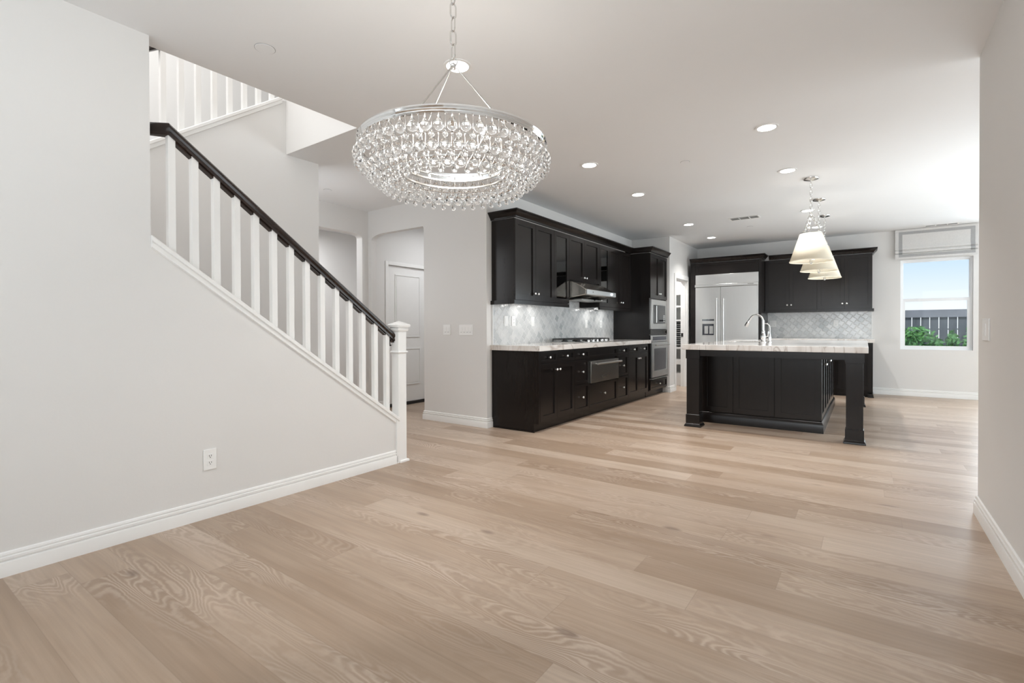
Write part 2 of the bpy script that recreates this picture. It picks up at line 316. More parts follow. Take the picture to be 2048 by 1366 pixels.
# ------------------------------------------------------------------ mesh helpers
class MB:
    def __init__(s): s.bm = bmesh.new()
    def quadloop(s, rings, close_ring=True, cap=True, close_path=False):
        bm = s.bm; vs = [[bm.verts.new(p) for p in r] for r in rings]
        n = len(vs[0]); k = len(vs)
        for i in range(k if close_path else k - 1):
            a, b = vs[i], vs[(i + 1) % k]
            for j in range(n if close_ring else n - 1):
                bm.faces.new((a[j], a[(j + 1) % n], b[(j + 1) % n], b[j]))
        if cap and not close_path and close_ring:
            bm.faces.new(vs[0][::-1]); bm.faces.new(vs[-1])
        return s
    def box(s, x0, x1, y0, y1, z0, z1):
        return s.quadloop([[(x0, y0, z), (x1, y0, z), (x1, y1, z), (x0, y1, z)] for z in (z0, z1)])
    def prism(s, poly, axis, a0, a1):
        def P(p, a):
            return {'x': (a, p[0], p[1]), 'y': (p[0], a, p[1]), 'z': (p[0], p[1], a)}[axis]
        return s.quadloop([[P(p, a) for p in poly] for a in (a0, a1)])
    def frustum(s, c0, h0, c1, h1):
        # rectangular frustum: centre + half sizes (x, y) at two heights
        def r(c, h): return [(c[0] - h[0], c[1] - h[1], c[2]), (c[0] + h[0], c[1] - h[1], c[2]), (c[0] + h[0], c[1] + h[1], c[2]), (c[0] - h[0], c[1] + h[1], c[2])]
        return s.quadloop([r(c0, h0), r(c1, h1)])
    def stack(s, cx, cy_, levels):
        # square post profile: list of (z, halfx, halfy)
        return s.quadloop([[(cx - a, cy_ - b, z), (cx + a, cy_ - b, z), (cx + a, cy_ + b, z), (cx - a, cy_ + b, z)] for z, a, b in levels])
    def lathe(s, prof, c=(0, 0, 0), axis=(0, 0, 1), n=24, cap=True):
        q = Vector((0, 0, 1)).rotation_difference(Vector(axis).normalized()); c = Vector(c)
        rings = []
        for r, z in prof:
            rings.append([tuple(c + q @ Vector((r * math.cos(2 * PI * i / n), r * math.sin(2 * PI * i / n), z))) for i in range(n)])
        return s.quadloop(rings, cap=cap)
    def tube(s, pts, r, n=10, closed=False, cap=True):
        pts = [Vector(p) for p in pts]; k = len(pts); rr = r if isinstance(r, (list, tuple)) else [r] * k
        tang = []
        for i in range(k):
            if closed: d = pts[(i + 1) % k] - pts[i - 1]
            else: d = pts[min(i + 1, k - 1)] - pts[max(i - 1, 0)]
            tang.append(d.normalized())
        ref = Vector((0, 0, 1)) if abs(tang[0].z) < 0.9 else Vector((1, 0, 0))
        u = tang[0].cross(ref).normalized(); rings = []
        for i in range(k):
            u = (u - tang[i] * u.dot(tang[i])).normalized(); w = tang[i].cross(u)
            rings.append([tuple(pts[i] + (u * math.cos(2 * PI * j / n) + w * math.sin(2 * PI * j / n)) * rr[i]) for j in range(n)])
        return s.quadloop(rings, cap=cap, close_path=closed)
    def ring_band(s, R, r, z0, z1, c=(0, 0), n=96):
        # flat hoop with square section, r = radial thickness
        rings = []
        for i in range(n):
            a = 2 * PI * i / n; ca, sa = math.cos(a), math.sin(a)
            rings.append([(c[0] + q * ca, c[1] + q * sa, z) for q, z in ((R - r / 2, z0), (R + r / 2, z0), (R + r / 2, z1), (R - r / 2, z1))])
        return s.quadloop(rings, close_path=True)
    def sweep(s, path, prof, side=1):
        # path: xy points; prof: closed (d, z) points, d measured outward (side=1: right of travel)
        P = [Vector(p) for p in path]; k = len(P)
        def nrm(a, b):
            d = (b - a).normalized(); return Vector((d.y, -d.x)) * side
        rings = []
        for i in range(k):
            if i == 0: m_ = nrm(P[0], P[1])
            elif i == k - 1: m_ = nrm(P[-2], P[-1])
            else:
                n1, n2 = nrm(P[i - 1], P[i]), nrm(P[i], P[i + 1]); m_ = (n1 + n2); m_ = m_ / max(1e-6, m_.dot(n1))
            rings.append([(P[i].x + m_.x * d, P[i].y + m_.y * d, z) for d, z in prof])
        return s.quadloop(rings)
    def panel(s, F, w, h, t, stile, rec, rail=None, hole=False):
        # recessed-panel front: F(u, v, n) -> point; n grows outward, back at n=0, face at n=t
        rl = rail if rail is not None else stile
        bm = s.bm
        B = [bm.verts.new(F(u, v, 0)) for u, v in ((0, 0), (w, 0), (w, h), (0, h))]
        O = [bm.verts.new(F(u, v, t)) for u, v in ((0, 0), (w, 0), (w, h), (0, h))]
        inn = ((stile, rl), (w - stile, rl), (w - stile, h - rl), (stile, h - rl))
        I = [bm.verts.new(F(u, v, t)) for u, v in inn]
        for i in range(4):
            j = (i + 1) % 4
            bm.faces.new((B[i], B[j], O[j], O[i])); bm.faces.new((O[i], O[j], I[j], I[i]))
        if hole:
            K = [bm.verts.new(F(u, v, 0)) for u, v in inn]
            for i in range(4):
                j = (i + 1) % 4
                bm.faces.new((I[i], I[j], K[j], K[i])); bm.faces.new((B[i], B[j], K[j], K[i]))
        else:
            R = [bm.verts.new(F(u, v, t - rec)) for u, v in inn]
            for i in range(4):
                j = (i + 1) % 4
                bm.faces.new((I[i], I[j], R[j], R[i]))
            bm.faces.new(R); bm.faces.new(B[::-1])
        return s
    def slab(s, us, vs, P, w0, w1, skip=()):
        # gridded slab with rectangular holes; P(u, v, w) -> point
        bm = s.bm; V = {}
        def g(i, j, w):
            key = (i, j, w)
            if key not in V: V[key] = bm.verts.new(P(us[i], vs[j], w))
            return V[key]
        solid = {(i, j) for i in range(len(us) - 1) for j in range(len(vs) - 1)} - set(skip)
        for i, j in solid:
            for w in (w0, w1):
                bm.faces.new((g(i, j, w), g(i + 1, j, w), g(i + 1, j + 1, w), g(i, j + 1, w)))
            for (di, dj), (a, b) in (((-1, 0), ((i, j), (i, j + 1))), ((1, 0), ((i + 1, j), (i + 1, j + 1))), ((0, -1), ((i, j), (i + 1, j))), ((0, 1), ((i, j + 1), (i + 1, j + 1)))):
                if (i + di, j + dj) not in solid:
                    bm.faces.new((g(*a, w0), g(*b, w0), g(*b, w1), g(*a, w1)))
        return s
    def xform(s, mat):
        bmesh.ops.transform(s.bm, matrix=mat, verts=s.bm.verts); return s
    def mesh(s, name, mt, shift=(0, 0, 0), smooth=True):
        bm = s.bm
        bmesh.ops.recalc_face_normals(bm, faces=bm.faces)
        if any(shift): bmesh.ops.translate(bm, vec=-Vector(shift), verts=bm.verts)
        me = bpy.data.meshes.new(name); bm.to_mesh(me); bm.free()
        me.materials.append(mt)
        if smooth:
            me.polygons.foreach_set('use_smooth', [True] * len(me.polygons))
            me.set_sharp_from_angle(angle=math.radians(38))
        return me
def base_of(o):
    while o.parent: o = o.parent
    return o.location
def part(name, mb, mt, parent, bevel=0.0, label=None):
    me = mb.mesh(name, mt, tuple(base_of(parent)))
    o = bpy.data.objects.new(name, me); COL.objects.link(o); o.parent = parent
    if bevel: add_bevel(o, bevel)
    if label: o['label'] = label
    return o
def add_bevel(o, w):
    b = o.modifiers.new('edge', 'BEVEL'); b.width = w; b.segments = 2; b.limit_method = 'ANGLE'; b.angle_limit = math.radians(40)
def tag(o, label, cat, group=None):
    o['label'] = label; o['category'] = cat
    if group: o['group'] = group
    return o
def thing(name, label, cat, loc, group=None):
    o = bpy.data.objects.new(name, None); COL.objects.link(o); o.location = loc; o.empty_display_size = 0.05
    return tag(o, label, cat, group)
def solo(name, mb, mt, label, cat, group=None, bevel=0.0):
    o = bpy.data.objects.new(name, mb.mesh(name, mt)); COL.objects.link(o)
    if bevel: add_bevel(o, bevel)
    return tag(o, label, cat, group)
def struct(name, mb, mt, bevel=0.0, parent=None, smooth=True):
    o = bpy.data.objects.new(name, mb.mesh(name, mt, smooth=smooth)); COL.objects.link(o); o['kind'] = 'structure'
    if parent: o.parent = parent
    if bevel: add_bevel(o, bevel)
    return o
def kids(o): return [c for c in bpy.data.objects if c.parent == o]
def copy_tree(o, parent=None):
    c = o.copy(); COL.objects.link(c); c.parent = parent
    for ch in kids(o): copy_tree(ch, c)
    return c
def FX(x, y0, z0):   # front facing +X
    return lambda u, v, n: (x + n, y0 + u, z0 + v)
def FY(y, x0, z0):   # front facing -Y
    return lambda u, v, n: (x0 + u, y - n, z0 + v)

# ------------------------------------------------------------------ room shell
CZ = 2.732
XW, XI = -3.193, -3.31          # stair-side wall: room face, stair face
W2, W2b = -4.343, -4.463        # wall between the two flights
XH = -5.546                     # hall wall with the door
YP = 4.38                       # arch wall
XK = -3.479                     # kitchen wall
YK = 8.65; XP = -2.788; YB = 10.399; XR = 0.552
YO = 2.515                      # end of the stair opening in the ceiling

fl = MB(); fl.box(-8.0, 6.0, -3.0, YB + 0.02, -0.06, 0.0)
struct('floor', fl, M['floor'])
cl = MB(); cl.slab([-8.0, XH, XI, 6.0], [-3.0, -0.3, YO, YB + 0.12], lambda u, v, w: (u, v, w), CZ, CZ + 0.3, skip=[(1, 1)])
struct('ceiling', cl, M['ceil'])

# wall on the left: full height, then a knee wall under the stair rail
cap0, cap1 = (1.061, 1.600), (2.83, 0.335)       # (y, z) of the underside line of the sloping cap
wl = MB(); wl.prism([(-2.6, 0), (2.826, 0), (cap1[0] - 0.004, cap1[1]), cap0, (1.061, CZ), (-2.6, CZ)], 'x', XI, XW)
struct('wall_left', wl, M['wall'])
# middle wall of the stairs, its top follows the upper flight
c2 = lambda y: 2.50 + 0.700 * (y - 1.453)
ws = MB(); ws.prism([(-0.3, 0), (2.842, 0), (2.842, CZ), (YO, CZ), (YO, c2(2.48)), (2.48, c2(2.48)), (0.85, c2(0.85)), (-0.3, c2(0.85))], 'x', W2b, W2)
struct('wall_stair', ws, M['wall'])
# hall wall with arch and door opening
def arch(y0, y1, zs, zt, cl_=0.12, cr_=0.12, n=8):
    pts = [(y0, 0), (y0, zs)]
    for i in range(1, n + 1):
        a = PI / 2 * i / n; pts.append((y0 + cl_ * (1 - math.cos(a)), zs + (zt - zs) * math.sin(a)))
    for i in range(n, -1, -1):
        a = PI / 2 * i / n; pts.append((y1 - cr_ * (1 - math.cos(a)), zs + (zt - zs) * math.sin(a)))
    pts += [(y1, 0)]
    return pts
wh = MB(); wh.prism([(2.50, 0)] + arch(2.95, 4.28, 2.355, 2.41, 0.13, 0.13) + [(4.675 + 0.045, 0), (4.72, 2.045), (5.47, 2.045), (5.47, 0), (6.3, 0), (6.3, CZ), (2.50, CZ)], 'x', XH - 0.12, XH)
struct('wall_hall', wh, M['wall'])
wa = MB(); wa.prism([(XH, 0)] + arch(-5.482, -4.473, 2.325, 2.405, 0.24, 0.02) + [(XK, 0), (XK, CZ), (XH, CZ)], 'y', YP, YP + 0.078)
struct('wall_arch', wa, M['wall'])
wk = MB(); wk.box(XK - 0.12, XK, YP + 0.078, YK, 0, CZ); struct('wall_kitchen', wk, M['wall'])
w = MB(); w.box(XK - 0.12, XP, YK, YK + 0.12, 0, CZ); struct('wall_pantry_side', w, M['wall'])
w = MB(); w.prism([(YK + 0.12, 0), (8.98, 0), (8.98, 2.035), (9.72, 2.035), (9.72, 0), (YB, 0), (YB, CZ), (YK + 0.12, CZ)], 'x', XP - 0.12, XP)
struct('wall_pantry', w, M['wall'])
wx = [-5.0, 0.471, 1.361, 1.50, 4.30, 5.7]; wz = [0.0, 0.763, 2.235, CZ]
w = MB(); w.slab(wx, wz, lambda u, v, q: (u, q, v), YB, YB + 0.12, skip=[(1, 1), (3, 0), (3, 1)]); struct('wall_back', w, M['wall'])
w = MB(); w.box(XR, XR + 0.12, -2.6, 4.034, 0, CZ); struct('wall_right', w, M['wall'])
w = MB(); w.box(-7.6, 5.7, -2.72, -2.6, 0, CZ); struct('wall_rear', w, M['wall'])
w = MB(); w.box(5.6, 5.72, -2.6, YB, 0, CZ); struct('wall_great_room', w, M['wall'])
w = MB(); w.box(XH, W2b, 2.38, 2.50, 0, CZ); struct('wall_foyer', w, M['wall'])
w = MB(); w.box(-7.3, -7.18, 1.5, 6.3, 0, CZ); struct('wall_side_room', w, M['wall'])
w = MB(); w.box(-7.18, XH - 0.12, 1.5, 1.62, 0, CZ); struct('wall_side_room_near', w, M['wall'])
w = MB(); w.box(-7.18, XH - 0.12, 5.9, 6.02, 0, CZ); struct('wall_side_room_far', w, M['wall'])
w = MB(); w.box(XH, XK - 0.12, 6.3, 6.42, 0, CZ); struct('wall_passage', w, M['wall'])
w = MB(); w.box(-4.9, -4.78, YK - 1.2, YB, 0, CZ); struct('wall_pantry_far', w, M['wall'])
# upper stairwell
ZT = 5.2
w = MB(); w.box(W2, XI, YO - 0.004, YO + 0.1, CZ + 0.0005, ZT); struct('wall_stair_end', w, M['wall'])
w = MB(); w.box(W2b - 0.0, W2, YO, YO + 0.1, CZ + 0.3, ZT); struct('wall_stair_corner', w, M['wall'])
w = MB(); w.box(XH - 0.1, XH, -0.4, 4.6, CZ + 0.3, ZT); struct('wall_stair_outer', w, M['wall'])
w = MB(); w.box(XI, XI + 0.1, -0.4, YO + 0.1, CZ + 0.3, ZT); struct('wall_stair_near', w, M['wall'])
w = MB(); w.box(XH, XI, -0.4, -0.3, 0, ZT); struct('wall_stair_rear', w, M['wall'])
w = MB(); w.box(XH, W2b, 4.5, 4.6, CZ + 0.3, ZT); struct('wall_upper_hall', w, M['wall'])
w = MB(); w.box(XH - 0.1, XI + 0.1, -0.4, 4.6, ZT, ZT + 0.1); struct('ceiling_stairwell', w, M['ceil'])

w = MB(); w.box(W2b, W2b + 0.1, YO + 0.1, 4.6, CZ + 0.3, ZT); struct('wall_upper_side', w, M['wall'])
# baseboards: stepped profile
BP = [(0, 0), (0.018, 0), (0.018, 0.062), (0.0165, 0.066), (0.009, 0.068), (0.009, 0.073), (0.0150, 0.076), (0.0145, 0.087), (0.007, 0.0895), (0.007, 0.094), (0.0105, 0.097), (0.008, 0.107), (0.002, 0.111), (0, 0.111)]
def bb(name, path, side): struct(name, MB().sweep(path, BP, side), M['white'])
bb('baseboard_left', [(XW, -2.6), (XW, 2.80)], 1)
bb('baseboard_right', [(XR + 0.12, 4.034), (XR, 4.034), (XR, -2.6)], 1)
bb('baseboard_arch', [(-4.473, YP + 0.078), (-4.473, YP), (XK, YP), (XK, YP + 0.088)], 1)
bb('baseboard_back', [(0.105, YB), (1.49, YB)], 1)
bb('baseboard_pantry', [(XK + 0.66, YK), (XP, YK), (XP, 8.90)], 1)
bb('baseboard_hall', [(XH, YP + 0.078), (XH, 4.66)], 1)

# lower flight of steps behind the knee wall
st = MB()
pts = [(2.86, 0)]
for i in range(1, 10):
    yy = 2.86 - 0.2555 * (i - 1); pts += [(yy, 0.18 * i), (yy - (0.2555 if i < 9 else 1.0), 0.18 * i)]
pts += [(pts[-1][0], 0)]
st.prism(pts, 'x', W2, XI)
o = struct('stair_flight_structure', st, M['floor'])

# ------------------------------------------------------------------ stair railings
def railing(name, label, x, ys, capz, railz, cap_y0, cap_y1, slope, hang, xface, thick, newel, level_to):
    t = thing(name, label, 'railing', (x, (cap_y0 + cap_y1) / 2, capz((cap_y0 + cap_y1) / 2)))
    # cap board on the sloping wall top
    sec = [(-thick / 2 - 0.022, 0.012), (-thick / 2 - 0.022, 0.034), (-thick / 2 - 0.014, 0.042), (thick / 2 + 0.014, 0.042), (thick / 2 + 0.022, 0.034), (thick / 2 + 0.022, 0.012),
           (thick / 2 + 0.012, 0.008), (thick / 2 + 0.012, -0.022), (thick / 2, -0.028), (thick / 2, 0.0), (-thick / 2, 0.0), (-thick / 2, -0.028), (-thick / 2 - 0.012, -0.022), (-thick / 2 - 0.012, 0.008)]
    xc = xface
    part('base_rail', MB().quadloop([[(xc + d, y, capz(y) + z) for d, z in sec] for y in (cap_y0, cap_y1)]), M['white'], t)
    for y in ys:
        b = MB(); hw = 0.019
        b.quadloop([[(x + sx_ * hw, y + sy_ * hw, f(y + sy_ * hw)) for sx_, sy_ in ((-1, -1), (1, -1), (1, 1), (-1, 1))] for f in (lambda q: capz(q) + 0.040, lambda q: railz(q) - hang + 0.004)])
        part('baluster', b, M['white'], t, bevel=0.0015)
    # moulded handrail section
    rs = [(-0.030, -0.062), (0.030, -0.062), (0.030, -0.046), (0.024, -0.040), (0.033, -0.028), (0.033, -0.014), (0.022, -0.002), (0.0, 0.004), (-0.022, -0.002), (-0.033, -0.014), (-0.033, -0.028), (-0.024, -0.040), (-0.030, -0.046)]
    y0, y1 = level_to[1], level_to[2]
    secs = [[(x + d, y, railz(y) + z * 1.15) for d, z in rs] for y in (y0, y1)]
    if level_to[0] is not None:
        secs.insert(0, [(x - 0.13 + d * 0.7, y0 - 0.13 + d * 0.7, railz(y0) + z * 1.0) for d, z in rs])
    hr = part('handrail', MB().quadloop(secs), M['rail'], t)
    edge = sorted(ys)
    for a, b_ in zip(edge[:-1], edge[1:]):
        f0, f1 = a + 0.019, b_ - 0.019
        part('fillet', MB().quadloop([[(x + d, y, railz(y) + z) for d, z in ((-0.019, -hang - 0.012), (0.019, -hang - 0.012), (0.019, -0.066), (-0.019, -0.066))] for y in (f0, f1)]), M['rail'], hr)
    return t, hr
XB = -3.25
bal = [1.18 + 0.1204 * k for k in range(14)]
capz = lambda y: cap0[1] + (y - cap0[0]) * (cap1[1] - cap0[1]) / (cap1[0] - cap0[0])
railz = lambda y: 2.300 - 0.733 * (y - 1.166)
rl, hr = railing('stair_railing', 'white balustrade with dark wood handrail and newel post beside the lower stair flight', XB, bal, capz, railz, 1.062, 2.822, -0.7, 0.072, (XW + XI) / 2, XW - XI, True, (0.95, 1.166, 2.846))
edge = MB(); edge.quadloop([[(XB + d, y, railz(y) + z) for d, z in ((-0.019, -0.084), (0.019, -0.084), (0.019, -0.066), (-0.019, -0.066))] for y in (2.764, 2.815)])
part('fillet', edge, M['rail'], hr)
nx, ny = -3.22, 2.857
nw = part('newel_post', MB().stack(nx, ny, [(0.0, 0.0425, 0.043), (1.112, 0.0425, 0.043)]), M['white'], rl, bevel=0.002)
part('newel_cap', MB().stack(nx, ny, [(1.105, 0.05, 0.05), (1.116, 0.056, 0.056), (1.124, 0.056, 0.056), (1.128, 0.052, 0.052), (1.138, 0.052, 0.052), (1.140, 0.066, 0.066), (1.158, 0.069, 0.069), (1.163, 0.064, 0.064), (1.190, 0.004, 0.004)]), M['white'], nw)
part('collar', MB().stack(nx, ny, [(0.917, 0.043, 0.0435), (0.920, 0.050, 0.051), (0.928, 0.054, 0.055), (0.934, 0.050, 0.051), (0.940, 0.043, 0.0435)]), M['white'], nw)
part('base_shoe', MB().stack(nx + 0.006, ny + 0.012, [(0.0, 0.05, 0.05), (0.012, 0.05, 0.05), (0.02, 0.0425, 0.043)]), M['white'], nw)
part('skirt_board', MB().prism([(2.79, 0.0), (2.813, 0.0), (2.813, 0.345), (2.79, 0.36)], 'x', XW - 0.001, XW + 0.018), M['white'], rl)
part('rail_bracket', MB().tube([(XB - 0.01, 2.79, 1.03), (XB - 0.012, 2.79, 0.995), (XB - 0.02, 2.80, 0.985), (XB - 0.02, 2.812, 0.985)], 0.007), M['black'], rl)
# upper flight
XB2 = (W2 + W2b) / 2
bal2 = [1.18 + 0.123 * k for k in range(11)]
cz2 = lambda y: c2(y); rz2 = lambda y: c2(y) + 0.80
railing('stair_railing', 'white balustrade of the upper stair flight seen through the ceiling opening', XB2, bal2, cz2, rz2, 0.86, 2.47, 0.7, 0.072, XB2, W2 - W2b, False, (None, 0.9, 2.5))

# ------------------------------------------------------------------ kitchen cabinetry
def knob(parent, p, n):
    prof = [(0.0045, 0.0), (0.0045, 0.012), (0.006, 0.014), (0.0125, 0.017), (0.014, 0.021), (0.012, 0.026), (0.006, 0.029), (0.001, 0.0295)]
    return part('knob', MB().lathe(prof, p, n, 14), M['knob'], parent)
def front(kind, root, F, w, h, stile=0.058, rail=None, knobs=(), nrm=(1, 0, 0), t=0.020, mat='wood', hole=False):
    d = part(kind, MB().panel(F, w, h, t, stile, 0.013, rail, hole), M[mat], root, bevel=0.0008)
    for u, v in knobs: knob(d, F(u, v, t), nrm)
    return d
G = 0.0015
XF = -2.86     # face of the base cabinet boxes (fronts add 0.02)
CT0, CT1 = 0.880, 0.938
EXP = 'espresso '
def base_unit(y0, y1, label, end=False):
    t = thing('base_cabinet', label, 'cabinet', ((XK + XF) / 2, (y0 + y1) / 2, 0), 'espresso base cabinets along the range wall')
    b = MB(); ys = y0 + (0.02 if end else G / 2)
    b.prism([(XK + 0.002, 0.10), (XF, 0.10), (XF, CT0), (XK + 0.002, CT0)], 'y', ys, y1 - G / 2)
    part('body', b, M['wood'], t)
    part('toe_kick', MB().box(XF - 0.075, XF - 0.055, ys, y1 - G / 2, 0.0, 0.10), M['wood'], t)
    if end:
        part('end_panel', MB().prism([(XK + 0.002, 0.0), (XF - 0.048, 0.0), (XF - 0.048, 0.095), (XF + 0.018, 0.095), (XF + 0.018, CT0), (XK + 0.002, CT0)], 'y', y0, y0 + 0.02), M['wood'], t)
        part('shoe_molding', MB().box(XK + 0.03, XF - 0.036, y0 - 0.012, y0, 0.0, 0.014), M['wood'], t)
    return t
def drawer(t, y0, y1, z0, z1, x=XF, kn=True, stile=0.035):
    w, h = y1 - y0 - 2 * G, z1 - z0
    return front('drawer', t, FX(x, y0 + G, z0), w, h, stile, 0.032, [(w / 2, h / 2)] if kn else (), (1, 0, 0))
def door(t, y0, y1, z0, z1, kn, x=XF, kz=None):
    w, h = y1 - y0 - 2 * G, z1 - z0
    ku = w - 0.032 if kn == 'r' else 0.032
    return front('door', t, FX(x, y0 + G, z0), w, h, 0.058, None, [(ku, h - 0.072 if kz is None else kz - z0)], (1, 0, 0))
u = base_unit(4.47, 5.27, 'espresso base cabinet at the near end of the range wall, two doors under two drawers', True)
drawer(u, 4.492, 4.86, 0.745, 0.866); drawer(u, 4.86, 5.268, 0.745, 0.866)
door(u, 4.492, 4.86, 0.115, 0.735, 'r'); door(u, 4.86, 5.268, 0.115, 0.735, 'l')
u = base_unit(5.27, 5.65, 'narrow espresso three-drawer base cabinet left of the warming drawer')
drawer(u, 5.272, 5.648, 0.745, 0.866); drawer(u, 5.272, 5.648, 0.445, 0.735); drawer(u, 5.272, 5.648, 0.115, 0.435)
u = base_unit(5.65, 6.525, 'wide espresso base cabinet holding the warming drawer below the cooktop')
front('false_front', u, FX(XF, 5.652, 0.745), 0.871, 0.121, 0.035, 0.032); drawer(u, 5.652, 6.523, 0.115, 0.415)
u = base_unit(6.525, 6.92, 'narrow espresso three-drawer base cabinet right of the warming drawer')
drawer(u, 6.527, 6.918, 0.745, 0.866); drawer(u, 6.527, 6.918, 0.445, 0.735); drawer(u, 6.527, 6.918, 0.115, 0.435)
u = base_unit(6.92, 7.815, 'espresso base cabinet beside the oven tower, two doors under two drawers')
drawer(u, 6.922, 7.33, 0.745, 0.866); drawer(u, 7.33, 7.735, 0.745, 0.866)
door(u, 6.922, 7.33, 0.115, 0.735, 'r'); door(u, 7.33, 7.735, 0.115, 0.735, 'l')

t = thing('warming_drawer', 'stainless steel warming drawer built into the range wall base cabinets', 'warming drawer', (XF, 6.09, 0.43))
part('drawer_front', MB().box(XF + 0.001, XF + 0.045, 5.66, 6.515, 0.430, 0.705), M['steel_dark'], t, bevel=0.003)
hd = part('handle', MB().tube([(XF + 0.095, 5.74, 0.672), (XF + 0.095, 6.50, 0.672)], 0.0125, 14), M['steel'], t)
for yy in (5.79, 6.45): part('standoff', MB().tube([(XF + 0.044, yy, 0.672), (XF + 0.09, yy, 0.672)], 0.010, 10), M['steel'], hd)
part('badge', MB().box(XF + 0.0445, XF + 0.047, 5.99, 6.12, 0.478, 0.512), M['nickel'], t)
for zz in (0.60, 0.555): part('button', MB().lathe([(0.006, 0), (0.006, 0.003), (0.001, 0.0035)], (XF + 0.045, 6.46, zz), (1, 0, 0), 10), M['nickel'], t)

# countertops
ct = MB(); ct.prism([(XK + 0.001, 4.44), (XK + 0.001, 4.463), (XK + 0.001, 7.813), (XF + 0.047, 7.813), (XF + 0.047, 4.44)], 'z', CT0 + 0.0005, CT1)
solo('countertop', ct, M['stone_x'], 'white veined stone countertop along the range wall holding the cooktop', 'countertop', bevel=0.003)

# backsplash
bs = MB(); bs.box(XK + 0.0005, XK + 0.010, 4.488, 7.812, CT1 + 0.0005, 1.432)
o = solo('backsplash', bs, M['tile_y'], 'grey and white arabesque marble tile backsplash behind the cooktop', 'backsplash')
part('edge_trim', MB().box(XK + 0.0005, XK + 0.013, 4.472, 4.488, CT1 + 0.0005, 1.432), M['whitestone'], o)
bs2 = MB(); bs2.box(XK + 0.0005, XK + 0.010, 5.694, 6.586, 1.434, 1.747)
part('hood_tiles', bs2, M['tile_y'], o)

# cooktop
t = thing('gas_cooktop', 'stainless gas cooktop with black cast iron grates set into the range counter', 'cooktop', (-3.16, 6.115, CT1))
part('tray', MB().box(-3.40, -2.92, 5.66, 6.57, CT1 + 0.0005, CT1 + 0.010), M['steel'], t, bevel=0.003)
for gi in range(3):
    gy0 = 5.675 + gi * 0.298; gy1 = gy0 + 0.285; b = MB(); gz = CT1 + 0.046
    def bar(x0, y0, x1, y1, z=gz):
        b.tube([(x0, y0, z), (x1, y1, z)], 0.008, 6)
    bar(-3.385, gy0, -2.985, gy0); bar(-3.385, gy1, -2.985, gy1); bar(-3.385, gy0, -3.385, gy1); bar(-2.985, gy0, -2.985, gy1)
    bar(-3.185, gy0, -3.185, gy1); ym = (gy0 + gy1) / 2; bar(-3.385, ym, -2.985, ym)
    for xx in (-3.385, -3.185, -2.985):
        for yy in (gy0, gy1): b.tube([(xx, yy, CT1 + 0.010), (xx, yy, gz)], 0.008, 6)
    part('grate', b, M['black'], t)
    for xx in (-3.285, -3.085):
        part('burner', MB().lathe([(0.045, 0), (0.045, 0.012), (0.03, 0.014), (0.03, 0.024), (0.004, 0.026)], (xx, ym, CT1 + 0.010), (0, 0, 1), 20), M['black'], t)
for k in range(5):
    part('control_knob', MB().lathe([(0.019, 0), (0.018, 0.026), (0.014, 0.030), (0.002, 0.030)], (-2.95, 5.85 + 0.13 * k, CT1 + 0.010), (0, 0, 1), 18), M['steel'], t)

# upper cabinets
XU = -3.165
def upper_unit(name, y0, y1, z0, label, hollow=False):
    t = thing(name, label, 'cabinet', ((XK + XU) / 2, (y0 + y1) / 2, z0), 'espresso wall cabinets above the range counter')
    a, c = y0 + G / 2, y1 - G / 2
    if not hollow:
        part('body', MB().box(XK + 0.002, XU, a, c, z0, 2.352), M['wood'], t)
    else:
        b = MB()
        b.slab([a, a + 0.018, c - 0.018, c], [z0, z0 + 0.018, 2.334, 2.352], lambda u_, v_, w_: (w_, u_, v_), XK + 0.012, XU, skip=[(1, 1)])
        part('body', b, M['wood'], t)
        part('back_panel', MB().box(XK + 0.002, XK + 0.012, a, c, z0, 2.352), M['wood'], t)
        for zz in (1.72, 2.03): part('shelf', MB().box(XK + 0.012, XU - 0.04, a + 0.018, c - 0.018, zz, zz + 0.016), M['wood'], t)
    return t
def light_rail(t, y0, y1, ret=False):
    pr = [(0, 1.398), (0.022, 1.398), (0.022, 1.442), (0, 1.442)]
    path = [(XK + 0.002, y0), (XU, y0), (XU, y1)] if ret else [(XU, y0 + G), (XU, y1 - G)]
    part('light_rail', MB().sweep(path, pr, 1), M['wood'], t)
u = upper_unit('wall_cabinet', 4.47, 5.31, 1.43, 'espresso wall cabinet with two doors at the near end of the range wall')
door(u, 4.47, 4.885, 1.447, 2.345, 'r', XU, 1.53); door(u, 4.885, 5.31, 1.447, 2.345, 'l', XU, 1.53); light_rail(u, 4.47, 5.31, True)
u = upper_unit('glass_door_cabinet', 5.31, 5.69, 1.43, 'narrow espresso wall cabinet with glass door left of the range hood', True)
d = front('door', u, FX(XU, 5.31 + G, 1.447), 0.377, 0.898, 0.058, None, [], (1, 0, 0), hole=True)
part('glass_pane', MB().box(XU + 0.006, XU + 0.011, 5.365, 5.635, 1.50, 2.292), M['cabglass'], d); light_rail(u, 5.31, 5.69)
u = upper_unit('wall_cabinet', 5.69, 6.59, 1.75, 'short espresso wall cabinet with two doors directly above the range hood')
door(u, 5.69, 6.125, 1.765, 2.345, 'r', XU, 1.815); door(u, 6.125, 6.59, 1.765, 2.345, 'l', XU, 1.815)
u = upper_unit('glass_door_cabinet', 6.59, 6.94, 1.43, 'narrow espresso wall cabinet with glass door right of the range hood', True)
d = front('door', u, FX(XU, 6.59 + G, 1.447), 0.347, 0.898, 0.058, None, [(0.03, 0.083)], (1, 0, 0), hole=True)
part('glass_pane', MB().box(XU + 0.006, XU + 0.011, 6.645, 6.885, 1.50, 2.292), M['cabglass'], d); light_rail(u, 6.59, 6.94)
u = upper_unit('wall_cabinet', 6.94, 7.813, 1.43, 'espresso wall cabinet with two doors in the corner against the oven tower')
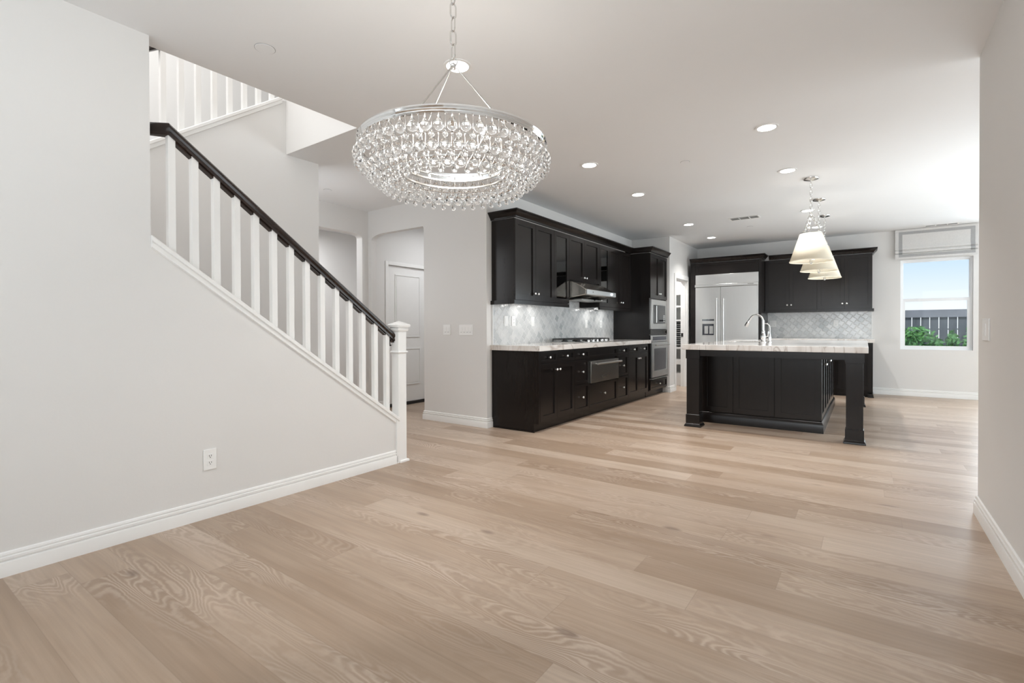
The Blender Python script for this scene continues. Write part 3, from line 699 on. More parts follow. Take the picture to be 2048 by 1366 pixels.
door(u, 6.94, 7.375, 1.447, 2.345, 'r', XU, 1.53); door(u, 7.375, 7.813, 1.447, 2.345, 'l', XU, 1.53); light_rail(u, 6.94, 7.813)

# crown mouldings
CP = [(0.0, 2.354), (0.018, 2.354), (0.018, 2.366), (0.024, 2.374), (0.064, 2.422), (0.068, 2.424), (0.068, 2.437), (0.0, 2.437)]
solo('crown_molding', MB().sweep([(XK + 0.001, 4.47), (XU + 0.022, 4.47), (XU + 0.022, 7.745)], CP, 1), M['wood'], 'espresso crown molding on top of the range wall cabinets', 'molding')
solo('crown_molding', MB().sweep([(XU - 0.08, 7.815), (-2.83, 7.815), (-2.83, 8.648)], CP, 1), M['wood'], 'espresso crown molding on top of the oven tower', 'molding')

# range hood
t = thing('range_hood', 'stainless steel range hood under the short espresso cabinet', 'range hood', (-3.2, 6.14, 1.55))
hp = [(XK + 0.012, 1.60), (XK + 0.012, 1.747), (-3.135, 1.747), (-3.06, 1.722), (-2.905, 1.628), (-2.905, 1.560), (-3.16, 1.520), (-3.30, 1.512)]
part('canopy', MB().prism(hp, 'y', 5.70, 6.58), M['steel_hood'], t, bevel=0.008)
part('control_strip', MB().prism([(-2.906, 1.560), (-2.886, 1.566), (-2.886, 1.624), (-2.906, 1.628)], 'y', 5.695, 6.585), M['steel_fridge'], t, bevel=0.002)
part('control_knob', MB().lathe([(0.017, 0), (0.016, 0.012), (0.003, 0.013)], (-2.886, 6.44, 1.596), (1, 0, 0), 18), M['led'], t)
part('button', MB().lathe([(0.009, 0), (0.008, 0.004), (0.002, 0.0045)], (-2.886, 5.86, 1.596), (1, 0, 0), 12), M['steel_dark'], t)
for k in range(2): part('filter', MB().box(-3.28, -3.00, 5.76 + 0.40 * k, 6.12 + 0.40 * k, 1.500, 1.512), M['steel_dark'], t)

# oven tower
XT = -2.850
t = thing('oven_tower', 'tall espresso cabinet tower housing the microwave and wall oven', 'cabinet', ((XK + XT) / 2, 8.232, 0))
part('body', MB().box(XK + 0.002, XT, 7.817, 8.646, 0.10, 2.352), M['wood'], t)
part('toe_kick', MB().box(XK + 0.1, XT - 0.06, 7.817, 8.646, 0, 0.10), M['wood'], t)
door(t, 7.82, 8.235, 1.615, 2.345, 'r', XT, 1.70); door(t, 8.235, 8.645, 1.615, 2.345, 'l', XT, 1.70)
drawer(t, 7.82, 8.645, 0.115, 0.275, XT)
front('filler_panel', t, FX(XT, 7.82, 1.02), 0.825, 0.085, 0.02, 0.02)
t = thing('microwave_oven', 'built-in stainless microwave in the oven tower above the wall oven', 'microwave', (XT, 8.21, 1.12))
part('trim_frame', MB().panel(FX(XT + 0.001, 7.84, 1.113), 0.765, 0.482, 0.030, 0.095, 0.006, 0.085), M['steel'], t, bevel=0.002)
dr = part('door', MB().box(XT + 0.0255, XT + 0.036, 7.94, 8.505, 1.203, 1.508), M['blackglass'], t, bevel=0.003)
part('handle', MB().tube([(XT + 0.06, 7.99, 1.215), (XT + 0.06, 7.99, 1.495)], 0.009), M['steel'], dr)
for k in range(4): part('button', MB().box(XT + 0.0355, XT + 0.038, 8.40, 8.47, 1.235 + 0.03 * k, 1.255 + 0.03 * k), M['nickel'], t)
t = thing('wall_oven', 'built-in stainless wall oven in the oven tower below the microwave', 'oven', (XT, 8.21, 0.32))
part('trim_frame', MB().box(XT + 0.001, XT + 0.016, 7.832, 8.62, 0.305, 1.012), M['blackglass'], t)
cp = part('control_panel', MB().panel(FX(XT + 0.016, 7.838, 0.908), 0.77, 0.098, 0.022, 0.03, 0.004, 0.014), M['steel'], t)
part('display', MB().box(XT + 0.034, XT + 0.0375, 7.90, 8.55, 0.925, 0.988), M['display'], cp)
dr = part('door', MB().panel(FX(XT + 0.016, 7.838, 0.322), 0.77, 0.575, 0.030, 0.085, 0.004, 0.10), M['steel'], t, bevel=0.002)
part('window', MB().box(XT + 0.0415, XT + 0.0445, 7.93, 8.515, 0.428, 0.790), M['ovenglass'], dr)
hd = part('handle', MB().tube([(XT + 0.088, 7.88, 0.850), (XT + 0.088, 8.57, 0.850)], 0.011, 12), M['steel'], dr)
part('drip_lip', MB().box(XT + 0.001, XT + 0.045, 7.832, 8.62, 0.290, 0.302), M['steel'], t)

# wall outlets on the tile
def plate_x(name, x, y, z, w, h, label, cat, kind, group=None, face=1):
    t = thing(name, label, cat, (x, y, z), group)
    a, b_ = (x + 0.0005, x + 0.006) if face > 0 else (x - 0.006, x - 0.0005)
    part('plate', MB().box(a, b_, y - w / 2, y + w / 2, z - h / 2, z + h / 2), M['plastic'], t, bevel=0.0015)
    fx = b_ if face > 0 else a; s = face
    if kind == 'outlet':
        for dz in (-0.02, 0.02):
            r = part('receptacle', MB().box(min(fx, fx + 0.0015 * s), max(fx, fx + 0.0015 * s), y - 0.017, y + 0.017, z + dz - 0.014, z + dz + 0.014), M['plastic'], t)
            for dy in (-0.006, 0.006):
                part('slot', MB().box(min(fx + 0.0012 * s, fx + 0.0022 * s), max(fx + 0.0012 * s, fx + 0.0022 * s), y + dy - 0.0012, y + dy + 0.0012, z + dz - 0.002, z + dz + 0.007), M['slot'], r)
            part('slot', MB().box(min(fx + 0.0012 * s, fx + 0.0022 * s), max(fx + 0.0012 * s, fx + 0.0022 * s), y - 0.002, y + 0.002, z + dz - 0.010, z + dz - 0.005), M['slot'], r)
    else:
        part('rocker', MB().box(min(fx, fx + 0.003 * s), max(fx, fx + 0.003 * s), y - 0.016, y + 0.016, z - 0.033, z + 0.033), M['plastic'], t)
    return t
def plate_y(name, y, x, z, gangs, h, label, cat, kind='switch', group=None, gw=0.046, sw=0.016):
    t = thing(name, label, cat, (x, y, z), group); w_ = gw * gangs + 0.026
    part('plate', MB().box(x - w_ / 2, x + w_ / 2, y - 0.006, y - 0.0005, z - h / 2, z + h / 2), M['plastic'], t, bevel=0.0015)
    for k in range(gangs):
        gx = x + (k - (gangs - 1) / 2) * gw
        r = part('rocker' if kind == 'switch' else 'receptacle', MB().box(gx - sw, gx + sw, y - 0.009, y - 0.006, z - 0.033, z + 0.033), M['plastic'], t)
        part('dimmer_slot' if kind == 'switch' else 'slot', MB().box(gx - 0.009, gx + 0.009, y - 0.0098, y - 0.009, z - 0.029, z - 0.026), M['slot'], r)
    return t
plate_x('wall_outlet', XW, 1.352, 0.346, 0.072, 0.122, 'white duplex outlet low on the plain wall below the stair railing', 'outlet', 'outlet')
XT9 = XK + 0.010
for yy, lab, kd in ((4.73, 'white plate on the marble backsplash nearest the counter end', 'switch'), (4.885, 'white duplex outlet on the backsplash, second plate from the counter end', 'outlet'), (5.31, 'white plate on the backsplash left of the cooktop, below the glass cabinet', 'switch'),
                    (6.80, 'white plate on the backsplash right of the cooktop', 'switch'), (7.31, 'white duplex outlet on the backsplash close to the oven tower', 'outlet')):
    plate_x('wall_outlet' if kd == 'outlet' else 'wall_switch', XT9, yy, 1.215 - (0.02 if yy > 6 else 0), 0.075, 0.12, lab, 'outlet' if kd == 'outlet' else 'switch', kd, 'plates on the range backsplash')
plate_x('wall_switch', XR, 3.79, 1.108, 0.18, 0.122, 'white switch plate on the wall at the far right', 'switch', 'switch', face=-1)
plate_y('wall_switch', YP, -4.085, 1.113, 2, 0.122, 'white double switch plate between the arch and the kitchen', 'switch')
plate_y('wall_switch', YP, -3.785, 1.110, 4, 0.122, 'wide white four gang switch plate beside the kitchen cabinets', 'switch')

# puck lights under the wall cabinets
def puck(y, label):
    t = thing('puck_light', label, 'light', (-3.30, y, 1.42), 'puck lights under the range wall cabinets')
    part('housing', MB().lathe([(0.032, 0), (0.034, 0.004), (0.034, 0.010)], (-3.30, y, 1.419), (0, 0, 1), 20), M['nickel'], t)
    part('lens', MB().lathe([(0.026, 0), (0.026, 0.002)], (-3.30, y, 1.4165), (0, 0, 1), 20), M['lens'], t)
    l = area('lamp', (-3.30, y, 1.412), (-0.15, 0, -1), 0.09, 0.09, PUCK_POWER, (1, 0.98, 0.95), 'DISK'); l.parent = t; l.location = (0, 0, -0.008)
for yy, lb in ((4.93, 'small puck light under the near two door wall cabinet, nearer the end'), (5.27, 'small puck light under the near two door wall cabinet, by the glass cabinet'), (6.80, 'small puck light under the glass cabinet right of the hood'), (7.30, 'small puck light under the corner wall cabinet')):
    puck(yy, lb)

# ------------------------------------------------------------------ back wall: refrigerator, cabinets
YF = 9.70
t = thing('refrigerator_surround', 'espresso cabinet enclosing the refrigerator', 'cabinet', (-2.11, 10.05, 0))
part('side_panel', MB().box(-2.725, -2.634, YF, YB - 0.001, 0, 2.352), M['wood'], t)
part('side_panel', MB().box(-1.541, -1.499, YF, YB - 0.001, 0, 2.352), M['wood'], t)
part('top_box', MB().box(-2.634, -1.541, YF + 0.02, YB - 0.001, 2.130, 2.352), M['wood'], t)
front('top_panel', t, FY(YF + 0.02, -2.633, 2.132), 1.091, 0.212, 0.055, 0.045, (), (0, -1, 0))
solo('crown_molding', MB().sweep([(-1.499, 10.0), (-1.499, YF), (-2.725, YF)], CP, -1), M['wood'], 'espresso crown molding on top of the refrigerator surround', 'molding')

t = thing('refrigerator', 'built-in stainless steel side by side refrigerator with dispenser', 'refrigerator', (-2.087, 10.0, 0))
part('body', MB().box(-2.628, -1.547, YF + 0.03, YB - 0.01, 0.0, 2.125), M['steel_dark'], t)
part('grille_panel', MB().box(-2.630, -1.545, YF - 0.005, YF + 0.029, 1.945, 2.126), M['steel_fridge'], t, bevel=0.002)
bd = part('trim_bar', MB().box(-2.640, -1.545, YF - 0.022, YF + 0.029, 1.895, 1.943), M['steel_fridge'], t, bevel=0.003)
part('badge', MB().box(-1.72, -1.62, YF - 0.0235, YF - 0.022, 1.913, 1.926), M['steel_dark'], bd)
part('trim_strip', MB().box(-1.566, -1.545, YF - 0.012, YF + 0.029, 0.10, 1.893), M['steel_fridge'], t)
part('toe_grille', MB().box(-2.628, -1.547, YF + 0.02, YF + 0.03, 0.0, 0.095), M['black'], t)
# left door with a dispenser recess
us = [-2.630, -2.513, -2.288, -2.181]; vs = [0.10, 0.985, 1.213, 1.890]
dl = part('door', MB().slab(us, vs, lambda u_, v_, q: (u_, q, v_), YF - 0.012, YF + 0.029, skip=[(1, 1)]), M['steel_fridge'], t, bevel=0.002)
dp = part('dispenser', MB().slab([-2.513, -2.503, -2.298, -2.288], [0.985, 0.995, 1.203, 1.213], lambda u_, v_, q: (u_, q, v_), YF - 0.014, YF + 0.027, skip=[(1, 1)]), M['steel'], dl, label='recessed ice and water dispenser')
dr_ = part('door', MB().box(-2.176, -1.568, YF - 0.012, YF + 0.029, 0.10, 1.890), M['steel_fridge'], t, bevel=0.002)
part('recess_back', MB().box(-2.503, -2.298, YF + 0.020, YF + 0.027, 0.995, 1.203), M['display'], dl)
for k in range(2): part('paddle', MB().box(-2.470 + 0.088 * k, -2.405 + 0.088 * k, YF + 0.006, YF + 0.019, 1.02, 1.165), M['steel'], dl)
part('display', MB().box(-2.508, -2.293, YF - 0.0145, YF - 0.012, 1.262, 1.292), M['blackglass'], dl)
for hx, d_ in ((-2.239, dl), (-2.122, dr_)):
    h_ = part('handle', MB().tube([(hx, YF - 0.065, 0.62), (hx, YF - 0.065, 1.68)], 0.0135, 14), M['steel'], d_)
for hx, d_ in ((-2.239, dl), (-2.122, dr_)):
    for zz in (0.68, 1.655):
        part('standoff', MB().tube([(hx, YF - 0.012, zz), (hx, YF - 0.065, zz)], 0.011, 10), M['steel'], d_)

def back_upper(x0, x1, xs, label):
    t = thing('wall_cabinet', label, 'cabinet', ((x0 + x1) / 2, 10.24, 1.43), 'espresso wall cabinets right of the refrigerator')
    part('body', MB().box(x0 + G / 2, x1 - G / 2, 10.089, YB - 0.001, 1.43, 2.352), M['wood'], t)
    for k, (a, b_) in enumerate(zip(xs[:-1], xs[1:])):
        w_ = b_ - a - 2 * G; ku = w_ - 0.03 if k % 2 == 0 else 0.03
        front('door', t, FY(10.089, a + G, 1.447), w_, 0.898, 0.058, None, [(ku, 0.085)], (0, -1, 0))
    return t
u = back_upper(-1.495, -0.684, [-1.495, -1.107, -0.684], 'espresso two door wall cabinet immediately right of the refrigerator')
part('light_rail', MB().box(-1.495, -0.685, 10.062, 10.089, 1.398, 1.442), M['wood'], u)
u = back_upper(-0.684, 0.094, [-0.684, -0.287, 0.094], 'espresso two door wall cabinet at the right end, toward the window')
part('light_rail', MB().sweep([(0.094, YB - 0.002), (0.094, 10.084), (-0.684, 10.084)], [(0, 1.398), (0.022, 1.398), (0.022, 1.442), (0, 1.442)], -1), M['wood'], u)
solo('crown_molding', MB().sweep([(0.094, YB - 0.001), (0.094, 10.068), (-1.43, 10.068)], CP, -1), M['wood'], 'espresso crown molding over the wall cabinets right of the refrigerator', 'molding')
t = thing('base_cabinet', 'espresso base cabinet run under the back counter right of the refrigerator', 'cabinet', (-0.70, 10.1, 0))
part('body', MB().box(-1.497, 0.090, 9.80, YB - 0.002, 0.10, CT0), M['wood'], t)
part('toe_kick', MB().box(-1.497, 0.085, 9.86, 9.88, 0, 0.10), M['wood'], t)
part('end_panel', MB().box(0.090, 0.100, 9.78, YB - 0.018, 0.0, CT0), M['wood'], t)
part('foot_molding', MB().sweep([(0.100, YB - 0.02), (0.100, 9.78), (0.03, 9.78)], [(0, 0), (0.016, 0), (0.010, 0.03), (0.006, 0.05), (0, 0.06)], -1), M['wood'], t)
bx = [-1.495, -1.10, -0.70, -0.31, 0.088]
for k in range(4):
    front('door', t, FY(9.80, bx[k] + G, 0.115), bx[k + 1] - bx[k] - 2 * G, 0.62, 0.058, None, [(0.35 if k % 2 == 0 else 0.03, 0.55)], (0, -1, 0))
    front('drawer', t, FY(9.80, bx[k] + G, 0.745), bx[k + 1] - bx[k] - 2 * G, 0.121, 0.035, 0.032, [(0.19, 0.06)], (0, -1, 0))
solo('countertop', MB().box(-1.497, 0.122, 9.752, YB - 0.001, CT0 + 0.0005, CT1), M['stone_x'], 'white stone back counter between the refrigerator and the window', 'countertop', bevel=0.003)
o = solo('backsplash', MB().box(-1.495, 0.086, YB - 0.010, YB - 0.0005, CT1 + 0.0005, 1.428), M['tile_x'], 'grey arabesque marble tile backsplash on the back wall', 'backsplash')
part('edge_trim', MB().box(0.086, 0.100, YB - 0.012, YB - 0.0005, CT1 + 0.0005, 1.428), M['whitestone'], o)
plate_y('wall_switch', YB - 0.010, -1.408, 1.205, 2, 0.118, 'white plate on the back backsplash next to the refrigerator', 'switch')
plate_y('wall_outlet', YB - 0.010, -0.420, 1.207, 1, 0.118, 'white plate on the back backsplash under the right wall cabinet', 'outlet', 'outlet', gw=0.05)

# ------------------------------------------------------------------ island
IX0, IX1, IY0, IY1 = -1.706, 0.025, 5.725, 8.76
t = thing('kitchen_island', 'espresso kitchen island with square table legs and panelled base', 'island', (-0.85, 7.2, 0))
BX0, BX1, BY0, BY1 = -1.60, -0.395, 6.19, 8.62
part('body', MB().box(BX0, BX1, BY0, BY1, 0.0, CT0 - 0.001), M['wood'], t)
for a, b_ in ((BX0 + 0.0, -1.253), (-1.249, -0.823), (-0.819, BX1 + 0.02)):
    front('panel', t, FY(BY0, a, 0.13), b_ - a, CT0 - 0.135, 0.062, None, (), (0, -1, 0))
n_d = 6; dy = (BY1 - BY0 - 0.03) / n_d
for k in range(n_d):
    y0 = BY0 + 0.015 + k * dy
    front('door', t, FX(BX1, y0 + G, 0.13), dy - 2 * G, CT0 - 0.15, 0.058, None, [((dy - 0.035) if k % 2 == 0 else 0.035, 0.58)] , (1, 0, 0))
part('base_molding', MB().sweep([(BX0, BY1), (BX0, BY0 - 0.02), (BX1 + 0.02, BY0 - 0.02), (BX1 + 0.02, BY1)], [(0, 0), (0.018, 0), (0.018, 0.085), (0.012, 0.10), (0.004, 0.118), (0, 0.122)], 1), M['wood'], t)
def leg(cx, cy_):
    h = 0.069
    return part('leg', MB().stack(cx, cy_, [(0.0, h + 0.022, h + 0.022), (0.012, h + 0.022, h + 0.022), (0.030, h + 0.012, h + 0.012), (0.036, h + 0.007, h + 0.007), (0.135, h + 0.007, h + 0.007), (0.142, h, h), (0.775, h, h), (0.777, h + 0.007, h + 0.007), (CT0 - 0.001, h + 0.007, h + 0.007)]), M['wood'], t)
lx0, lx1, ly0, ly1 = -1.600, -0.083, 5.852, 8.66
leg(lx0, ly0); leg(lx1, ly0); leg(lx1, ly1)
part('apron', MB().box(lx0 + 0.077, lx1 - 0.077, ly0 - 0.062, ly0 - 0.04, 0.808, CT0 - 0.001), M['wood'], t)
part('apron', MB().box(lx1 + 0.04, lx1 + 0.062, ly0 + 0.077, ly1 - 0.077, 0.808, CT0 - 0.001), M['wood'], t)
part('apron', MB().box(lx0 - 0.062, lx0 - 0.04, ly0 + 0.077, BY0 + 0.0, 0.808, CT0 - 0.001), M['wood'], t)
# island stone top with the sink cut-out
sx0, sx1, sy0, sy1 = -1.55, -1.17, 7.05, 7.85
ct = MB(); ct.slab([IX0, sx0, sx1, IX1], [IY0, sy0, sy1, IY1], lambda u_, v_, q: (u_, v_, q), CT0, CT1, skip=[(1, 1)])
solo('countertop', ct, M['stone_x'], 'white stone island countertop with brown veins along its edge', 'countertop', bevel=0.003)
t = thing('sink', 'undermount sink basin in the island countertop', 'sink', (-1.36, 7.45, 0.72))
bsn = MB(); bsn.slab([sx0 + 0.001, sx0 + 0.012, sx1 - 0.012, sx1 - 0.001], [sy0 + 0.001, sy0 + 0.012, sy1 - 0.012, sy1 - 0.001], lambda u_, v_, q: (u_, v_, q), CT0 + 0.001, CT0 + 0.045, skip=[(1, 1)])
part('rim', bsn, M['whitestone'], t)
part('basin_floor', MB().box(sx0 + 0.012, sx1 - 0.012, sy0 + 0.012, sy1 - 0.012, CT0 + 0.001, CT0 + 0.006), M['steel'], t)
fx_, fy_ = -1.06, 7.00
t = thing('kitchen_faucet', 'chrome gooseneck kitchen faucet on the island countertop', 'faucet', (fx_, fy_, CT1))
part('base', MB().lathe([(0.034, 0), (0.034, 0.006), (0.026, 0.014), (0.022, 0.03), (0.027, 0.055), (0.030, 0.075), (0.024, 0.10), (0.017, 0.125), (0.019, 0.135), (0.015, 0.15)], (fx_, fy_, CT1 + 0.0005), (0, 0, 1), 24), M['chrome'], t)
sp = [(fx_, fy_, CT1 + 0.14), (fx_, fy_, 1.20)]
for i in range(1, 11):
    a = PI * 0.86 * i / 10; sp.append((fx_ - 0.085 * (1 - math.cos(a)), fy_ + 0.03 * (1 - math.cos(a)), 1.20 + 0.095 * math.sin(a)))
part('spout', MB().tube(sp, 0.0125, 14), M['chrome'], t)
e = Vector(sp[-1]); dn = (Vector(sp[-1]) - Vector(sp[-2])).normalized()
part('spray_head', MB().tube([e - dn * 0.005, e + dn * 0.03, e + dn * 0.035, e + dn * 0.095, e + dn * 0.11], [0.014, 0.0145, 0.017, 0.024, 0.021], 16), M['chrome'], t)
part('lever', MB().tube([(fx_ + 0.02, fy_, CT1 + 0.07), (fx_ + 0.05, fy_ + 0.01, CT1 + 0.08), (fx_ + 0.055, fy_ + 0.01, CT1 + 0.14)], [0.010, 0.008, 0.005], 10), M['chrome'], t)
t = thing('soap_dispenser', 'slim chrome side spout beside the kitchen faucet', 'dispenser', (-1.00, 7.10, CT1))
part('base', MB().lathe([(0.022, 0), (0.022, 0.005), (0.015, 0.015), (0.018, 0.05), (0.011, 0.09), (0.009, 0.12)], (-1.00, 7.10, CT1 + 0.0005), (0, 0, 1), 20), M['chrome'], t)
sp = [(-1.00, 7.10, CT1 + 0.11), (-1.00, 7.10, 1.13)]
for i in range(1, 9):
    a = PI * 0.55 * i / 8; sp.append((-1.00 - 0.05 * (1 - math.cos(a)) * 1.0, 7.10 + 0.01, 1.13 + 0.05 * math.sin(a)))
sp.append((-1.075, 7.11, 1.185))
part('spout', MB().tube(sp, 0.0065, 10), M['chrome'], t)

# ------------------------------------------------------------------ pendants over the island
def stadium(hl, hw, n=6):
    p = []
    for i in range(n + 1):
        a = PI * i / n; p.append((hw * math.cos(a), 0, hl - hw + hw * math.sin(a)))
    for i in range(n + 1):
        a = PI + PI * i / n; p.append((hw * math.cos(a), 0, -hl + hw + hw * math.sin(a)))
    return p
def chain_links(root, parent, p0, p1, L, hw, r, mat, proto=None):
    p0, p1 = Vector(p0), Vector(p1); d = p1 - p0; n = max(1, round(d.length / (L - 2.2 * r))); step = d.length / n
    q = Vector((0, 0, 1)).rotation_difference(d.normalized())
    if proto is None:
        me = MB().tube(stadium(L / 2, hw), r, 6, closed=True).mesh('chain_link', M[mat])
    else: me = proto
    for i in range(n):
        o_ = bpy.data.objects.new('chain_link', me); COL.objects.link(o_); o_.parent = parent
        o_.location = p0 + d * ((i + 0.5) / n) - base_of(parent)
        o_.rotation_mode = 'QUATERNION'; o_.rotation_quaternion = q @ Matrix.Rotation(PI / 2 * (i % 2) + 0.3, 3, 'Z').to_quaternion()
    return me
def make_pendant(x, y):
    t = thing('pendant_lamp', '', 'pendant lamp', (x, y, CZ), 'pendant lamps over the island')
    part('canopy', MB().lathe([(0.012, -0.030), (0.03, -0.026), (0.070, -0.014), (0.074, -0.006), (0.074, -0.0005)], (x, y, CZ), (0, 0, 1), 32), M['nickel'], t)
    hub = (x, y, 2.36)
    me = chain_links(t, t, (x, y, CZ - 0.028), (x, y, 2.37), 0.042, 0.011, 0.0028, 'nickel')
    part('hub', MB().lathe([(0.004, 0.012), (0.012, 0.006), (0.014, -0.006), (0.005, -0.014)], hub, (0, 0, 1), 14), M['nickel'], t)
    R1, R0, z1, z0 = 0.105, 0.203, 2.140, 1.838
    for k in range(3):
        a = 2 * PI * k / 3 + 0.35
        chain_links(t, t, (x, y, 2.352), (x + 0.095 * math.cos(a), y + 0.095 * math.sin(a), z1 + 0.012), 0.034, 0.010, 0.0026, 'nickel', me)
    sh = part('lamp_shade', MB().quadloop([[(x + r * math.cos(2 * PI * i / 48), y + r * math.sin(2 * PI * i / 48), z) for i in range(48)] for r, z in ((R0, z0), (R1, z1))], cap=False), M['shade'], t)
    so = sh.modifiers.new('thick', 'SOLIDIFY'); so.thickness = 0.002
    part('rim_trim', MB().ring_band(R0, 0.005, z0 - 0.003, z0 + 0.006, (x, y), 48), M['shade'], sh)
    part('spider', MB().ring_band(R1, 0.005, z1 - 0.005, z1 + 0.004, (x, y), 48), M['nickel'], t)
    for k in range(3):
        a = 2 * PI * k / 3 + 0.35
        part('spider_arm', MB().tube([(x, y, z1 - 0.01), (x + R1 * math.cos(a), y + R1 * math.sin(a), z1)], 0.003, 6), M['nickel'], t)
    part('stem', MB().tube([(x, y, z1 - 0.008), (x, y, 1.845)], 0.006, 8), M['nickel'], t)
    part('finial', MB().lathe([(0.004, 0.03), (0.018, 0.026), (0.018, 0.0), (0.010, -0.004), (0.010, -0.014), (0.002, -0.018)], (x, y, 1.822), (0, 0, 1), 16), M['nickel'], t)
    for k in range(3):
        a = 2 * PI * k / 3 + 0.9; bx_, by_ = x + 0.062 * math.cos(a), y + 0.062 * math.sin(a)
        part('socket_arm', MB().tube([(x, y, 1.858), (bx_, by_, 1.862), (bx_, by_, 1.885)], 0.005, 8), M['nickel'], t)
        part('bulb', MB().lathe([(0.010, 0), (0.012, 0.02), (0.021, 0.045), (0.022, 0.06), (0.016, 0.078), (0.004, 0.088)], (bx_, by_, 1.885), (0, 0, 1), 14), M['pendant_bulb'], t)
    l = bpy.data.lights.new('lamp', 'POINT'); l.energy = PENDANT_POWER; l.shadow_soft_size = 0.05; l.color = (1, 0.93, 0.82)
    lo = bpy.data.objects.new('lamp', l); COL.objects.link(lo); lo.parent = t; lo.location = (0, 0, 1.905 - CZ)
    return t
pend = make_pendant(-0.478, 6.21)
pend['label'] = 'nearest cream pendant lamp hanging over the front of the island'
for (x, y), lb in (((-0.475, 7.28), 'middle cream pendant lamp hanging over the island'), ((-0.478, 8.38), 'farthest cream pendant lamp over the island, toward the back counter')):
    c = copy_tree(pend); c.location = (x, y, CZ); c['label'] = lb

# ------------------------------------------------------------------ recessed lights, detectors, vents
def can(x, y):
    t = thing('recessed_light', '', 'ceiling light', (x, y, CZ), 'recessed ceiling lights')
    part('trim_ring', MB().ring_band(0.077, 0.018, CZ - 0.005, CZ - 0.0005, (x, y), 40), M['white'], t)
    part('lens', MB().lathe([(0.067, -0.0035), (0.067, -0.001)], (x, y, CZ), (0, 0, 1), 32), M['lens'], t)
    l = area('lamp', (x, y, CZ - 0.012), (0, 0, -1), 0.12, 0.12, CAN_POWER, (1, 0.98, 0.955), 'DISK', math.radians(110)); l.parent = t; l.location = (0, 0, -0.012)
    return t
c0 = can(-2.036, 2.285); c0['label'] = 'lit recessed ceiling light just above the chandelier chain'
for (x, y), lb in (((-0.648, 4.435), 'lit recessed ceiling light nearest the right wall, in front of the island'), ((-2.215, 4.42), 'lit recessed ceiling light in the range wall row, nearest the chandelier'), ((-2.226, 5.733), 'lit recessed ceiling light in the range wall row, level with the hood cabinets'),
                   ((-2.232, 7.845), 'lit recessed ceiling light in the range wall row, beside the oven tower'), ((-2.226, 9.21), 'lit recessed ceiling light in front of the refrigerator'), ((-0.650, 5.767), 'lit recessed ceiling light just in front of the pendant canopies'),
                   ((-0.648, 7.886), 'lit recessed ceiling light behind the nearest pendant chain'), ((-0.632, 9.26), 'lit recessed ceiling light just above the pendant shades, at the back')):
    c = copy_tree(c0); c.location = (x, y, CZ); c['label'] = lb
def cover(x, y, r, label, name='sprinkler_cover'):
    o = solo(name, MB().lathe([(r, -0.004), (r * 1.02, -0.002), (r * 1.02, -0.0003)], (x, y, CZ), (0, 0, 1), 36), M['ceil'], label, 'ceiling cover', 'flush round covers on the ceiling')
    part('shadow_gap', MB().ring_band(r * 1.03, 0.004, CZ - 0.0022, CZ - 0.0003, (x, y), 36), M['fabric_band'], o)
cover(-2.803, 1.497, 0.052, 'flush round ceiling cover near the stair opening')
cover(-1.424, 4.885, 0.040, 'flush round ceiling cover in the middle of the kitchen ceiling')
cover(-5.058, 3.424, 0.040, 'flush round ceiling cover in the hall before the arches')
cover(-1.49, 8.58, 0.040, 'small flush round ceiling cover before the refrigerator')
def vent(x, y, w_, h_, n, label):
    t = thing('air_vent', label, 'vent', (x, y, CZ), 'ceiling air vents')
    part('frame', MB().slab([x - w_ / 2, x - w_ / 2 + 0.02, x + w_ / 2 - 0.02, x + w_ / 2], [y - h_ / 2, y - h_ / 2 + 0.02, y + h_ / 2 - 0.02, y + h_ / 2], lambda u_, v_, q: (u_, v_, q), CZ - 0.006, CZ - 0.0005, skip=[(1, 1)]), M['white'], t)
    part('duct', MB().box(x - w_ / 2 + 0.02, x + w_ / 2 - 0.02, y - h_ / 2 + 0.02, y + h_ / 2 - 0.02, CZ - 0.0015, CZ - 0.0006), M['fabric_band'], t)
    for k in range(n):
        yy = y - h_ / 2 + 0.02 + (h_ - 0.04) * (k + 0.5) / n
        part('slat', MB().prism([(yy - 0.006, CZ - 0.006), (yy + 0.004, CZ - 0.0018), (yy + 0.006, CZ - 0.0018), (yy - 0.004, CZ - 0.006)], 'x', x - w_ / 2 + 0.02, x + w_ / 2 - 0.02), M['white'], t)
    for k in (1, 2):
        xx = x - w_ / 2 + w_ * k / 3
        part('divider', MB().box(xx - 0.006, xx + 0.006, y - h_ / 2 + 0.02, y + h_ / 2 - 0.02, CZ - 0.0065, CZ - 0.0015), M['white'], t)
vent(-1.44, 7.86, 0.40, 0.20, 4, 'white ceiling air vent left of the island pendants')
vent(0.963, 10.20, 0.42, 0.12, 4, 'white ceiling air vent above the window shade')

# ------------------------------------------------------------------ window, shade, view outside
wn = bpy.data.objects.new('window_1', None); COL.objects.link(wn); wn.location = (0.916, YB, 0.763); wn['kind'] = 'structure'
def wpart(name, mb, mt): o = part(name, mb, mt, wn); return o
wpart('window_frame', MB().slab([0.471, 0.500, 1.332, 1.361], [0.763, 0.790, 2.205, 2.235], lambda u_, v_, q: (u_, q, v_), YB + 0.045, YB + 0.10, skip=[(1, 1)]), M['vinyl'])
wpart('upper_sash', MB().slab([0.500, 0.512, 1.320, 1.332], [1.565, 1.60, 2.19, 2.205], lambda u_, v_, q: (u_, q, v_), YB + 0.072, YB + 0.095, skip=[(1, 1)]), M['vinyl'])
wpart('lower_sash', MB().slab([0.500, 0.535, 1.297, 1.332], [0.790, 0.825, 1.55, 1.588], lambda u_, v_, q: (u_, q, v_), YB + 0.048, YB + 0.071, skip=[(1, 1)]), M['vinyl'])
